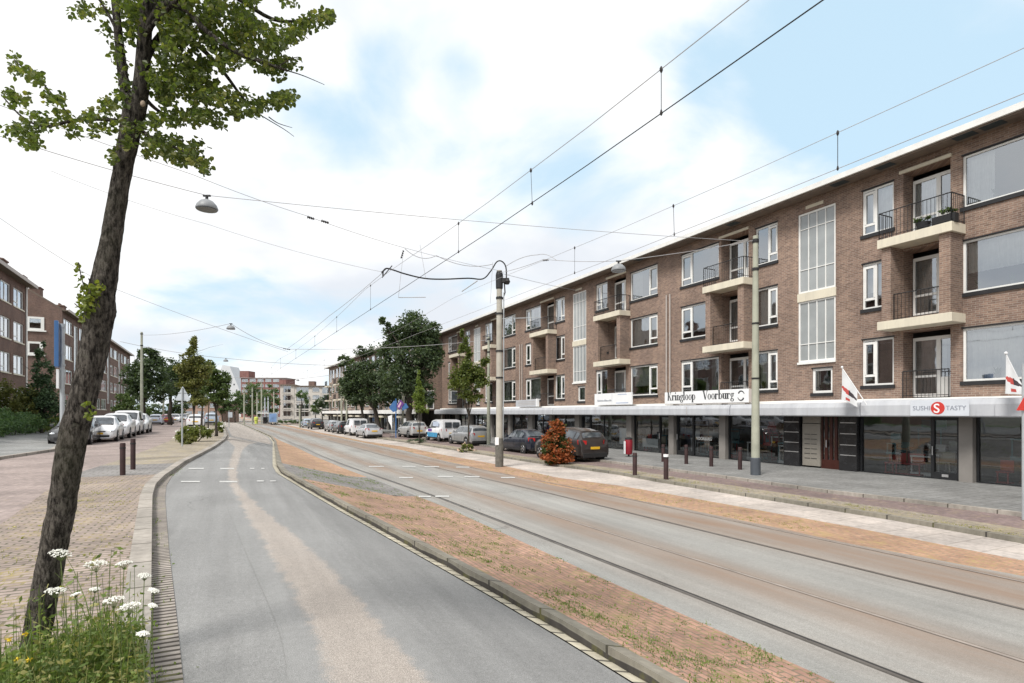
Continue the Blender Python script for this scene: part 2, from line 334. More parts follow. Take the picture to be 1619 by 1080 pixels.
def stained(name, c):
    m, t, p, o = newmat(name); v = coord(t); n = noise(t, v, 1.0, 6, .65, (2.2, 1, .35)); n2_ = noise(t, v, 11, 5, .6, (1, 1, .15))
    col = mixc(t, 1.0, c, ramp(t, n, ((.3, (.84,.84,.85)), (.65, (1.05,1.05,1.04)))), 'MULTIPLY')
    col = mixc(t, mathn(t, 'MULTIPLY', mrange(t, n2_, .58, .75), .35), col, (.30,.29,.26))
    t.links.new(col, p.inputs['Base Color']); p.inputs['Roughness'].default_value = .5; p.inputs['Specular IOR Level'].default_value = .35; return m
fasc_m = stained('canopy_fascia_stained', (.50,.515,.545)); cream_m = stained('cream_concrete_stained', (.68,.63,.51))
rail2_m = plain('worn_rail_brown', (.40,.35,.31), .4, .15, 3, metal=.3); groove2_m = plain('sandy_groove', (.16,.13,.11), .9, .3)
gnd_m = plain('far_ground', (.16,.16,.13), .95, .3, .05)
# ------------------------------------------------------------------ mesh helpers
class MB:
    def __init__(s): s.v, s.f, s.m, s.uv = [], [], [], None
    def add(s, vs, fs, mi=0):
        o = len(s.v); s.v += [tuple(q) for q in vs]
        for f in fs: s.f.append(tuple(i + o for i in f)); s.m.append(mi)
        return s
    def box(s, x0, x1, y0, y1, z0, z1, mi=0):
        vs = [(x, y, z) for z in (z0, z1) for y in (y0, y1) for x in (x0, x1)]
        return s.add(vs, [(0,2,3,1), (4,5,7,6), (0,1,5,4), (2,6,7,3), (0,4,6,2), (1,3,7,5)], mi)
    def quad(s, a, b, c, d, mi=0): return s.add([a, b, c, d], [(0,1,2,3)], mi)
    def tube(s, path, rad, seg=8, mi=0, cap=True):
        path = [Vector(p) for p in path]; n = len(path)
        if not isinstance(rad, (list, tuple)): rad = [rad] * n
        o = len(s.v); up = None
        for i, p in enumerate(path):
            d = (path[min(i+1, n-1)] - path[max(i-1, 0)]).normalized()
            if up is None: up = d.orthogonal().normalized()
            up = (up - d * up.dot(d)); up = up.normalized() if up.length > 1e-6 else d.orthogonal().normalized()
            w = d.cross(up)
            for k in range(seg):
                a = 2 * math.pi * k / seg; s.v.append(tuple(p + (up * math.cos(a) + w * math.sin(a)) * rad[i]))
        for i in range(n - 1):
            for k in range(seg):
                a = o + i*seg + k; b = o + i*seg + (k+1) % seg
                s.f.append((a, b, b + seg, a + seg)); s.m.append(mi)
        if cap:
            s.f.append(tuple(o + k for k in reversed(range(seg)))); s.m.append(mi)
            s.f.append(tuple(o + (n-1)*seg + k for k in range(seg))); s.m.append(mi)
        return s
    def lathe(s, prof, seg=16, mi=0, c=(0,0,0), axis='z'):
        o = len(s.v)
        for r, z in prof:
            for k in range(seg):
                a = 2*math.pi*k/seg; x, y = r*math.cos(a), r*math.sin(a)
                p = (x, y, z) if axis == 'z' else ((x, z, y) if axis == 'y' else (z, x, y))
                s.v.append((p[0]+c[0], p[1]+c[1], p[2]+c[2]))
        for i in range(len(prof)-1):
            for k in range(seg):
                a = o+i*seg+k; b = o+i*seg+(k+1) % seg
                s.f.append((a, b, b+seg, a+seg)); s.m.append(mi)
        s.f.append(tuple(o+k for k in reversed(range(seg)))); s.m.append(mi)
        s.f.append(tuple(o+(len(prof)-1)*seg+k for k in range(seg))); s.m.append(mi)
        return s
    def prism(s, pts, ext, mi=0):
        n = len(pts); ext = Vector(ext); pts = [Vector(p) for p in pts]
        s.add(pts + [p + ext for p in pts], [tuple(range(n)), tuple(reversed(range(n, 2*n)))] + [(i, i+n, (i+1) % n + n, (i+1) % n) for i in range(n)], mi); return s
    def ball(s, c, r, seg=10, rings=6, mi=0, sc_=(1,1,1)):
        prof = [(max(1e-4, r*math.sin(math.pi*i/rings)), -r*math.cos(math.pi*i/rings)) for i in range(rings+1)]
        o = len(s.v); s.lathe(prof, seg, mi)
        for i in range(o, len(s.v)):
            x, y, z = s.v[i]; s.v[i] = (x*sc_[0]+c[0], y*sc_[1]+c[1], z*sc_[2]+c[2])
        return s
    def build_each(s, name, mats, parent=None, **kw):
        """every connected piece becomes an object of its own"""
        par = list(range(len(s.v)))
        def find(a):
            while par[a] != a: par[a] = par[par[a]]; a = par[a]
            return a
        for f in s.f:
            r = find(f[0])
            for i in f[1:]: par[find(i)] = r
        groups = {}
        for f, m in zip(s.f, s.m): groups.setdefault(find(f[0]), []).append((f, m))
        out = []
        for fs in groups.values():
            mb = MB(); mp = {}
            for f, m in fs:
                for i in f:
                    if i not in mp: mp[i] = len(mb.v); mb.v.append(s.v[i])
                mb.f.append(tuple(mp[i] for i in f)); mb.m.append(m)
            out.append(mb.build(name, mats, parent, **kw))
        return out
    def build(s, name, mats, parent=None, smooth=False, angle=35, loc=None, bevel=0):
        me = bpy.data.meshes.new(name); me.from_pydata(s.v, [], s.f)
        for m in (mats if isinstance(mats, (list, tuple)) else [mats]): me.materials.append(m)
        if any(s.m): me.polygons.foreach_set('material_index', s.m)
        if s.uv:
            ul = me.uv_layers.new(name='UVMap'); idx = [0]*len(me.loops); me.loops.foreach_get('vertex_index', idx)
            fl = []
            for i in idx: fl += s.uv[i]
            ul.data.foreach_set('uv', fl)
        me.update()
        if smooth:
            me.shade_smooth()
            if angle < 180: me.set_sharp_from_angle(angle=R(angle))
        o = bpy.data.objects.new(name, me); COL.objects.link(o)
        if parent: o.parent = parent
        if loc: o.location = loc
        if bevel:
            b = o.modifiers.new('bevel', 'BEVEL'); b.width = bevel; b.segments = 2; b.limit_method = 'ANGLE'
        return o
def tag(o, label=None, cat=None, group=None, kind=None):
    if label: o['label'] = label
    if cat: o['category'] = cat
    if group: o['group'] = group
    if kind: o['kind'] = kind
    return o
def thing(name, label, cat, loc=(0,0,0), rz=0, group=None):
    o = bpy.data.objects.new(name, None); COL.objects.link(o); o.empty_display_size = .2
    o.location = loc; o.rotation_euler = (0, 0, rz); return tag(o, label, cat, group)
def copytree(o, parent=None):
    c = o.copy(); COL.objects.link(c)
    if parent: c.parent = parent
    for ch in list(o.children): copytree(ch, c)
    return c
def text_mb(body, size, offset=0.0, spacing=1.0):
    cu = bpy.data.curves.new('lettering', 'FONT'); cu.body = body; cu.size = size; cu.extrude = .004; cu.offset = offset; cu.space_character = spacing
    ob = bpy.data.objects.new('lettering', cu); COL.objects.link(ob)
    me = bpy.data.meshes.new_from_object(ob.evaluated_get(bpy.context.evaluated_depsgraph_get()))
    mb = MB(); mb.v = [tuple(v.co) for v in me.vertices]; mb.f = [tuple(p.vertices) for p in me.polygons]; mb.m = [0]*len(mb.f)
    bpy.data.objects.remove(ob); bpy.data.curves.remove(cu); bpy.data.meshes.remove(me)
    return mb
def xform(mb, fn): mb.v = [tuple(fn(Vector(v))) for v in mb.v]; return mb

# ------------------------------------------------------------------ street bands
def interp(pts, T):
    if T <= pts[0][0]: return pts[0][1]
    for (a, x), (b, y) in zip(pts, pts[1:]):
        if T <= b: return x + (y-x)*(T-a)/(b-a) if b > a else y
    a, x = pts[-1]; return x + bend(T) - bend(a)
def bound(px, off=0.0):
    out = []
    for x, y in px:
        g = G(x, y, off); d, t = DT(g.x, g.y)
        if out and t <= out[-1][0] + .05: continue
        if t > 150: break
        out.append((t, d))
    return out
def fn(pts): return lambda T: interp(pts, T)
TR = []
q = -14.0
while q < 420: TR.append(q); q += .45 if q < 40 else (1.2 if q < 100 else 5)
def band(name, fa, fb, mat, off, t0=-14, t1=420, cols=6, rel=False, skirt=None, parent=None, kind='structure', attr=None, label=None):
    mb = MB(); mb.uv = []; rows = [t for t in TR if t0 < t < t1]; rows = [t0] + rows + [t1]
    n = cols + 1
    for T in rows:
        a, b = fa(T), fb(T)
        for j in range(n):
            D = a + (b - a) * j / cols; mb.v.append(tuple(W(D, T, zt(D, T) + off))); mb.uv.append((D - a + .02, T) if rel else (D, T))
    for i in range(len(rows)-1):
        for j in range(cols):
            k = i*n + j; mb.f.append((k, k+1, k+n+1, k+n)); mb.m.append(0)
    if skirt:
        for side in (0, 1):
            base = len(mb.v)
            for i, T in enumerate(rows):
                k = i*n + (cols if side else 0); x, y, z = mb.v[k]; u = mb.uv[k]
                mb.v += [(x, y, z), (x, y, z - skirt)]; mb.uv += [u, (u[0] + (.15 if side else -.15), u[1])]
            for i in range(len(rows)-1):
                k = base + 2*i; mb.f.append((k, k+2, k+3, k+1) if side else (k, k+1, k+3, k+2)); mb.m.append(0)
        for i in (0, len(rows)-1):
            a, b = i*n, i*n + cols; A, B = mb.v[a], mb.v[b]; base = len(mb.v)
            mb.v += [A, B, (B[0], B[1], B[2]-skirt), (A[0], A[1], A[2]-skirt)]; mb.uv += [mb.uv[a], mb.uv[b], mb.uv[b], mb.uv[a]]
            mb.f.append((base, base+1, base+2, base+3)); mb.m.append(0)
    o = mb.build(name, mat, parent)
    if attr:
        at_ = o.data.attributes.new(attr[0], 'FLOAT', 'POINT')
        at_.data.foreach_set('value', [attr[1](*u) for u in mb.uv])
    tag(o, label=label, kind=kind); return o
BL = bound([(-500,840),(-200,775),(0,727),(88,713.5),(97,706),(100,697.5),(140,688),(200,674),(250,665.5),(300,659.5),(330,656)])
B1 = bound([(-700,1200),(-200,985),(0,841),(77,781),(130,751),(185,733),(240,712),(268,700),(280,686),(290,673),(310,664),(332,658)], .0)
B2 = bound([(230,2600),(236,1500),(238,1080),(239,946),(240,841),(241,783),(246,765),(260,751),(275,741),(292,729),(317,717),(340,705),(356,694),(359,688),(355,676),(349,667),(345.5,662),(345,658)], .1)
B3 = bound([(420,2600),(333,1500),(290,1080),(278,964),(267,869),(261,788),(263,768),(272,753),(285,742),(300,731),(321,719),(343,707),(361,695),(362.5,688),(358,676),(352,667),(348,662),(347,658)])
B4 = bound([(3400,2600),(1700,1515),(999,1080),(873,1002),(762,936),(651,873),(540,810),(491,781),(455,759),(437,748),(431,737),(431,715),(431,699),(425,691),(406,682),(380,670.5),(362,664.5),(352,661),(348,658)])
B6 = bound([(4500,2500),(2140,1515),(1320,1080),(1080,973),(940,910),(818,854),(703,802),(610,766),(544,741),(508,726),(479,712),(443,697),(428,689),(408,679.5),(383,668.5),(365,663),(355,660),(350,657.5)], .1)
L1 = bound([(4300,2213),(2400,1459),(1446,1079.6),(1080,936.5),(700,789.5),(544,735.5),(508,721.5),(479,708),(441,692),(410,679),(385,668.5),(365,661.5)], .1)
B7 = bound([(4200,1430),(2400,1072),(1619,911),(1346,860),(1213,831),(1080,804),(980,786),(880,769),(790,748),(700,728),(637,712),(578,700.5),(500,685),(450,673.5),(420,666.5),(398,661)], .1)
B8 = bound([(4200,1367),(2400,1032),(1619,886.5),(1346,833),(1080,785),(980,768),(880,755),(790,735),(700,719),(637,706),(578,698),(500,682.5),(450,671),(420,664.5),(400,660.5)], .1)
B9 = bound([(4200,1287),(2400,989),(1619,860),(1413,823),(1146,780),(1038,762),(975,750.5),(880,737.5),(760,719),(700,709.5),(637,699.5),(578,691),(500,677),(450,667.5),(420,662),(401,659)], .1)
B10 = bound([(4200,1158),(2400,921),(1619,817),(1426,793),(1313,780),(1127,753.5),(1048,743),(939,728.5),(860,718.5),(760,705),(700,697),(620,686),(560,678),(500,670),(450,663),(430,660.5)], .2)
fBL, fB1, fB2, fB3, fB4, fB6, fL1, fB7, fB8, fB9, fB10 = map(fn, (BL, B1, B2, B3, B4, B6, L1, B7, B8, B9, B10))
def sh(f, d): return lambda T: f(T) + d
FD = 21.67     # facade line of the right-hand block
fLF = lambda T: -17.6
# base terrain reaching the horizon
mb = MB()
Ds = [-900,-300,-120,-60,-30,-18,-12,-8,-3,.5,1.3,2.3,3.4,4.4,5.2,8,12,16,22,30,60,150,400,900]
Ts = [-200,-60,-14] + [i*3.0 for i in range(-4, 45)] + [150,180,220,260,350,600,1000,1900]
for T in Ts:
    for D in Ds:
        v = D + bend(T); mb.v.append(tuple(W(v, T, zt(v, T) - .30)))
for i in range(len(Ts)-1):
    for j in range(len(Ds)-1):
        k = i*len(Ds)+j; mb.f.append((k, k+1, k+len(Ds)+1, k+len(Ds))); mb.m.append(0)
tag(mb.build('ground', gnd_m), kind='structure')
band('garden_ground', lambda T: -60, fLF, gnd_m, .05, cols=8)
fLW = lambda T: -12.3 + bend(T)*.5
band('front_lawn', fLF, fLW, lawn_m, .11, cols=6)
band('left_pavement', fLW, sh(fBL, -.18), slabl_m, .10, cols=10)
band('left_kerb', sh(fBL, -.18), fBL, kerb_m, .105, cols=1, skirt=.25)
band('side_road', fBL, fB1, roadbrick_m, 0, cols=12)
band('median_flat_kerb', fB1, sh(fB1, .16), kerb_m, .02, t1=12.5, cols=1, skirt=.2)
gM = G(190, 752, .1); tM = DT(gM.x, gM.y)[1]; gM2 = G(190, 735, .1); tM2 = DT(gM2.x, gM2.y)[1]
band('median_pavement', fB1, sh(fB2, -.2), medbrick_m, .095, cols=10, skirt=.1, t1=tM)
band('median_tile_patch', fB1, sh(fB2, -.2), patch_m, .095, cols=10, skirt=.1, t0=tM, t1=tM2)
band('median_verge', fB1, sh(fB2, -.2), verge_m, .095, cols=10, skirt=.1, t0=tM2)
band('median_kerb', sh(fB2, -.2), fB2, kerb_m, .105, cols=1, skirt=.3, rel=True)
band('gutter', fB2, fB3, gut_br_m, .008, cols=2, rel=True)
band('asphalt_lane', fB3, fB4, road_m, 0, cols=14)
# worn pink strip winding down the lane
PL = bound([(420,2600),(480,1500),(510,1050),(457,953),(404.5,858),(376,802),(357,767),(355,746),(361,725),(369,707),(357,696)])
PR = bound([(2200,2600),(1110,1500),(700,1080),(540,904),(492,858),(422,805.5),(382,765),(379,742),(386,713),(396,703),(428,695)])
fPL, fPR = fn(PL), fn(PR)
gP = G(395, 697); tP = DT(gP.x, gP.y)[1]
def softf(f, w=1.1): return lambda T: (f(T-w)+2*f(T-w/2)+3*f(T)+2*f(T+w/2)+f(T+w))/9
def wig(f, k): g_ = softf(f); return lambda T: g_(T) + (.16 if k else -.16)
def edgeattr(D, T): return min(D - wig(fPL,0)(T), wig(fPR,1)(T) - D)
band('worn_strip', wig(fPL, 0), wig(fPR, 1), pink_m, .005, cols=14, t1=tP, attr=('edge', edgeattr))
band('worn_lane_end', sh(fB3, .02), sh(fB4, -.02), pink_m, .006, cols=12, t0=tP-.5, attr=('edge', lambda D, T: min(1, D-fB3(T)+.1, fB4(T)-D+.1, (T-tP+.5)*.18-.1)))
band('pale_block_row', fB4, sh(fB4, .13), block_m, .012, cols=1, rel=True)
band('island_kerb', sh(fB4, .13), sh(fB4, .30), kerbd_m, .13, cols=1, skirt=.3, rel=True)
fI = sh(fB4, .30)
fB6c = lambda T: max(min(fB6(T), fL1(T) - .38), fI(T) + .05)
g1 = G(430, 743, .1); g2 = G(430, 757, .1); tI1, tI2 = DT(g1.x, g1.y)[1], DT(g2.x, g2.y)[1]
g1 = G(560, 739, .1); g2 = G(480, 750, .1)
tA, tB = DT(*G(475,756,.11)[:2])[1], DT(*G(475,738,.11)[:2])[1]-.6
band('island_paving', fI, fB6c, redbrick_m, .11, cols=10, t1=tA)
band('island_tile_patch', fI, fB6c, patch_m, .11, cols=8, t0=tA, t1=tB+.6)
band('island_verge', fI, fB6c, orbrick_m, .11, cols=8, t0=tB+.6)
GA = 1.44
fR_ = lambda T: max(fL1(T), fI(T) + .43)
offs = (0.0, GA, 3.30, 3.30+GA)
def rust(D, T):
    d = D - fL1(T); v = 0
    for o_, w_, a_ in ((0, .25, .3), (GA-.2, .55, .8), (3.3+.7, .75, 1.0), (3.3+GA, .3, .9), (GA*.5, .6, .2)):
        v = max(v, a_*math.exp(-((d-o_)/w_)**2))
    return v
band('tram_bed', fB6c, fB7, tram_m, .10, cols=40, attr=('rust', rust))
for o_ in offs:
    band('tram_rail', sh(fR_, o_-.035), sh(fR_, o_+.02), steelrail_m if o_ in (0, 3.30) else rail2_m, .108, t1=170, cols=1)
    band('tram_rail_groove', sh(fR_, o_+.02), sh(fR_, o_+(.065 if o_ == 0 else .045)), raildark_m if o_ == 0 else groove2_m, .106, t1=170, cols=1)
band('track_side_paving', fB7, fB8, orbrick_m, .10, cols=3)
band('pale_cycle_strip', fB8, fB9, pale_m, .10, cols=3)
band('service_kerb', fB9, sh(fB9, .16), kerbd_m, .20, cols=1, skirt=.3)
band('service_verge', sh(fB9, .16), sh(fB9, 1.1), verge_m, .19, cols=2)
band('service_road', sh(fB9, 1.1), fB10, purp_m, .19, cols=4)
band('shop_kerb', fB10, sh(fB10, .15), kerb_m, .285, cols=1, skirt=.3)
band('shop_pavement', sh(fB10, .15), lambda T: FD + 1.0 if T < 90 else 30, slab_m, .28, cols=4)
def paint(px, off):
    m_ = MB(); m_.uv = []
    pts = [G(x, y, off) for x, y in px]; m_.v = [tuple(p) for p in pts]; m_.f = [(0,1,2,3)]; m_.m = [0]; m_.uv = [DT(p.x, p.y) for p in pts]; return m_
dash = MB(); dash.uv = []
def dashes(lst, off):
    for x0, x1, y, h in lst:
        h *= .8; m_ = paint([(x0, y+h/2), (x1, y+h/2), (x1+.2, y-h/2), (x0+.2, y-h/2)], off); dash.add(m_.v, m_.f); dash.uv += m_.uv
dashes([(298,322,740.7,2.0),(348,370,740.8,2.0),(395,402,740.6,1.8),(413,418,740.6,1.8),(286,316,761.5,2.6),(347,375,761.5,2.6),(406,417,760.5,2.2),(427,436,760.5,2.0)], .012)
dashes([(583,607,737.4,1.6),(636,657,737.5,1.6),(671,694,737.8,1.6),(721,742,738.6,1.6),(631,653,755,2.0),(692,716,753.4,2.0),(734,758,753.6,2.0),(792,814,755,2.0),(662,681,785,2.8),(688,710,784.6,2.8)], .112)
dash.build('road_marking', mark_m); tag(bpy.data.objects['road_marking'], kind='structure')

# ------------------------------------------------------------------ right-hand block
def fxt(px): return 24194.0/(px-370.0) - 10.59           # street position of a facade feature
def span(a, b): ta, tb = fxt(a), fxt(b); return (-ta, -tb)   # local x range
FL = {1: (3.49,5.24), 2: (6.40,8.13), 3: (9.23,10.94)}
RZ = math.atan2(-CO, SI)
blk = thing('apartment_building', 'long brown brick apartment block with shops, cream balconies and tall stair windows', 'building', W(FD, 0, 0), RZ)
XL, XR = -fxt(700), 14.0
big = [span(1078,1138), span(998,1041), span(832,856), span(796,816), span(709.5,724)] + [(-10.38,-7.75), (-5.9,-3.2)]
small = [span(1365,1415), span(1196,1231), span(943.5,961.5), span(879,894), span(768,779), span(736,744)] + [(.6,1.9)]
rec = [span(1430,1505), span(1142,1185), span(962,991), span(857,877), span(779,786.5), span(724.5,735)] + [(-2.6,-.95)]
stair = [span(1264,1323), span(907,928), span(750,760.5), (3.8,5.7)]
holes = []
for f, (a, b) in FL.items():
    for w in big + small: holes.append((w[0], w[1], a, b))
    for w in rec: holes.append((w[0], w[1], a-.52, b+.12))
for w in stair:
    holes.append((w[0], w[1], 7.51, 10.88)); holes.append((w[0], w[1], 4.59, 7.16))
    c = w[0]*.35 + w[1]*.65; holes.append((c-.45, c+.45, 3.27, 4.29))
ZW0, ZW1 = 2.78, 11.42
def wall_mesh(x0, x1, z0, z1, holes, y0=0.0, th=.12):
    mb = MB(); xs = sorted({x0, x1} | {h for q_ in holes for h in q_[:2]}); zs = sorted({z0, z1} | {h for q_ in holes for h in q_[2:]})
    xs = [x for x in xs if x0 <= x <= x1]; zs = [z for z in zs if z0 <= z <= z1]
    for a, b in zip(xs, xs[1:]):
        run = None
        for c, d in zip(zs, zs[1:]):
            mx_, mz = (a+b)/2, (c+d)/2
            solid = not any(h[0] < mx_ < h[1] and h[2] < mz < h[3] for h in holes)
            if solid: mb.quad((a,y0,c), (b,y0,c), (b,y0,d), (a,y0,d))
    for h in holes:
        a, b, c, d = h; t = y0 + th
        mb.quad((a,y0,c),(a,y0,d),(a,t,d),(a,t,c)); mb.quad((b,y0,c),(b,t,c),(b,t,d),(b,y0,d))
        mb.quad((a,y0,d),(b,y0,d),(b,t,d),(a,t,d)); mb.quad((a,y0,c),(a,t,c),(b,t,c),(b,y0,c))
    return mb
w_ = wall_mesh(XL, XR, ZW0, ZW1, holes, th=.14)
# recess side walls and backs, end walls, back wall
for a, b in rec:
    for f, (c, d) in FL.items():
        c2, d2 = c-.52, d+.12
        w_.quad((a,.14,c2),(a,.14,d2),(a,.62,d2),(a,.62,c2)); w_.quad((b,.14,c2),(b,.62,c2),(b,.62,d2),(b,.14,d2))
        w_.quad((a,.14,d2),(b,.14,d2),(b,.62,d2),(a,.62,d2)); w_.quad((a,.14,c2),(a,.62,c2),(b,.62,c2),(b,.14,c2))
w_.quad((XL,0,-.1),(XL,0,ZW1),(XL,10,ZW1),(XL,10,-.1)); w_.quad((XR,0,-.1),(XR,10,-.1),(XR,10,ZW1),(XR,0,ZW1)); w_.quad((XL,10,-.1),(XL,10,ZW1),(XR,10,ZW1),(XR,10,-.1))
w_.build('wall', wall_m, blk)
# dark rooms behind the windows
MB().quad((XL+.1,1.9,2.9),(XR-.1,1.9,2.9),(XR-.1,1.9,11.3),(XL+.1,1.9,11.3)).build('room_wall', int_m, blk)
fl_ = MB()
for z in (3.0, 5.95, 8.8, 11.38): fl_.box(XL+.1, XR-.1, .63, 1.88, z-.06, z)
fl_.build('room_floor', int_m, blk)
def window(a, b, c, d, parent, kind='a', y=.06, rng=random, sill=True, fw=.07):
    """white casement: narrow opening light on one side over a small hopper, wide fixed pane on the other"""
    f = MB(); y2 = y + .07
    f.box(a, a+fw, y, y2, c, d); f.box(b-fw, b, y, y2, c, d); f.box(a+fw, b-fw, y, y2, c, c+fw); f.box(a+fw, b-fw, y, y2, d-fw, d)
    if kind != 'plain':
        w = min(.75, (b-a)*.42)
        l, r = (a+fw, a+w) if kind == 'a' else (b-w, b-fw)
        m = r if kind == 'a' else l
        f.box(m-.04, m+.04, y+.003, y2-.003, c+fw, d-fw)
        l2, r2 = (l, m-.04) if kind == 'a' else (m+.04, r)
        zz_ = c + fw + .26
        f.box(l2, r2, y+.006, y2-.006, zz_, zz_+.09)
        f.box(l2, r2, y-.01, y2-.01, d-fw-.12, d-fw-.03)
        f.box(l2, l2+.05, y-.012, y2-.014, zz_+.09, d-fw-.12); f.box(r2-.05, r2, y-.012, y2-.014, zz_+.09, d-fw-.12)
    fr = f.build('window', white_m, parent)
    MB().quad((a+.02,y+.04,c+.02),(b-.02,y+.04,c+.02),(b-.02,y+.04,d-.02),(a+.02,y+.04,d-.02)).build('pane', glass_m, fr)
    if sill: MB().box(a-.05, b+.05, -.05, y+.02, c-.13, c).build('sill', sill_m, fr); MB().box(a-.03, b+.03, -.012, y, d, d+.045).build('head_strip', sill_m, fr)
    r_ = rng.random(); cw = b - a
    def curt(x0, x1, z0, mat):
        n = max(6, int((x1-x0)/.035)); cm = MB(); ph = rng.random()*6
        for i in range(n+1):
            x = x0 + (x1-x0)*i/n; yy = .30 + .025*math.sin(i*1.7+ph) + .015*math.sin(i*.6)
            cm.v += [(x, yy, z0), (x, yy, d-.06)]
        for i in range(n): cm.f.append((2*i, 2*i+2, 2*i+3, 2*i+1)); cm.m.append(0)
        cm.build('curtain', mat, fr)
    if r_ < .30: curt(a+.03, b-.03, c+.03, curt_m)
    elif r_ < .72:
        curt(a+.03, a+cw*rng.uniform(.18,.38), c+.03, curt_m if rng.random() < .6 else curt2_m); curt(b-cw*rng.uniform(.1,.35), b-.03, c+.03, curt_m if rng.random() < .6 else curt2_m)
    elif r_ < .88: curt(a+.03, b-.03, c+(d-c)*rng.uniform(.3,.6), curt_m)
    if rng.random() < .4 and sill:
        pm = MB()
        for k in range(rng.randint(1,3)):
            x = rng.uniform(a+.25, b-.2); pm.lathe([(.05,c+.08),(.075,c+.2)], 8, 0, (x,.2,0))
            for j in range(14):
                g_ = rng.uniform(-.12,.12); h_ = rng.uniform(.22,.45); pm.tube([(x,.2,c+.18),(x+g_*.6,.2+rng.uniform(-.03,.03),c+h_*.8),(x+g_,.2,c+h_)], [.012,.02,.004], 4, 1)
        pm.build('windowsill_plant', [pil_m, bark2_m_leaf], fr)
    return fr
bark2_m_leaf = plain('house_plant_green', (.05,.09,.03), .6, .3)
rw = random.Random(5)
for i, (a, b) in enumerate(big):
    for f in (1,2,3):
        c, d = FL[f]
        if i in (5,): window(a, b, c, d, blk, 'plain', rng=rw)
        else: window(a, b, c, d, blk, 'a' if i in (0,2,4) else 'b', rng=rw)
for i, (a, b) in enumerate(small):
    for f in (1,2,3): window(a, b, *FL[f], blk, 'a' if i in (0,2,4) else 'b', rng=rw)
for w in stair:
    for c, d, tr in ((7.51,10.88,(8.5,)), (4.59,7.16,(5.35,))):
        f = MB(); a, b = w; f.box(a,a+.07,.02,.10,c,d).box(b-.07,b,.02,.10,c,d).box(a+.07,b-.07,.02,.10,c,c+.08).box(a+.07,b-.07,.02,.10,d-.07,d)
        for k in (1,2,3): x = a+.07+(b-a-.14)*k/4; f.box(x-.018,x+.018,.03,.08,c+.08,d-.07)
        for z in tr: f.box(a+.07,b-.07,.032,.078,z-.015,z+.015)
        if d > 9: f.box(a+.07,b-.07,.032,.078,10.2,10.23)
        fr = f.build('stair_window', white_m, blk)
        MB().quad((a+.03,.06,c+.03),(b-.03,.06,c+.03),(b-.03,.06,d-.03),(a+.03,.06,d-.03)).build('pane', wired_m, fr)
    MB().box(w[0]-.03, w[1]+.03, -.03, .1, 7.16, 7.51).build('concrete_band', cream_m, blk)
    MB().box(w[0]-.02, w[1]+.02, -.06, .03, 4.50, 4.59).build('stair_sill', white_m, blk)
    c = w[0]*.35 + w[1]*.65; window(c-.45, c+.45, 3.27, 4.29, blk, 'plain', rng=rw, fw=.10)
    MB().box(w[0]+.35, w[0]+1.15, -.012, .02, 11.03, 11.16).build('house_number_plaque', cream_m, blk)
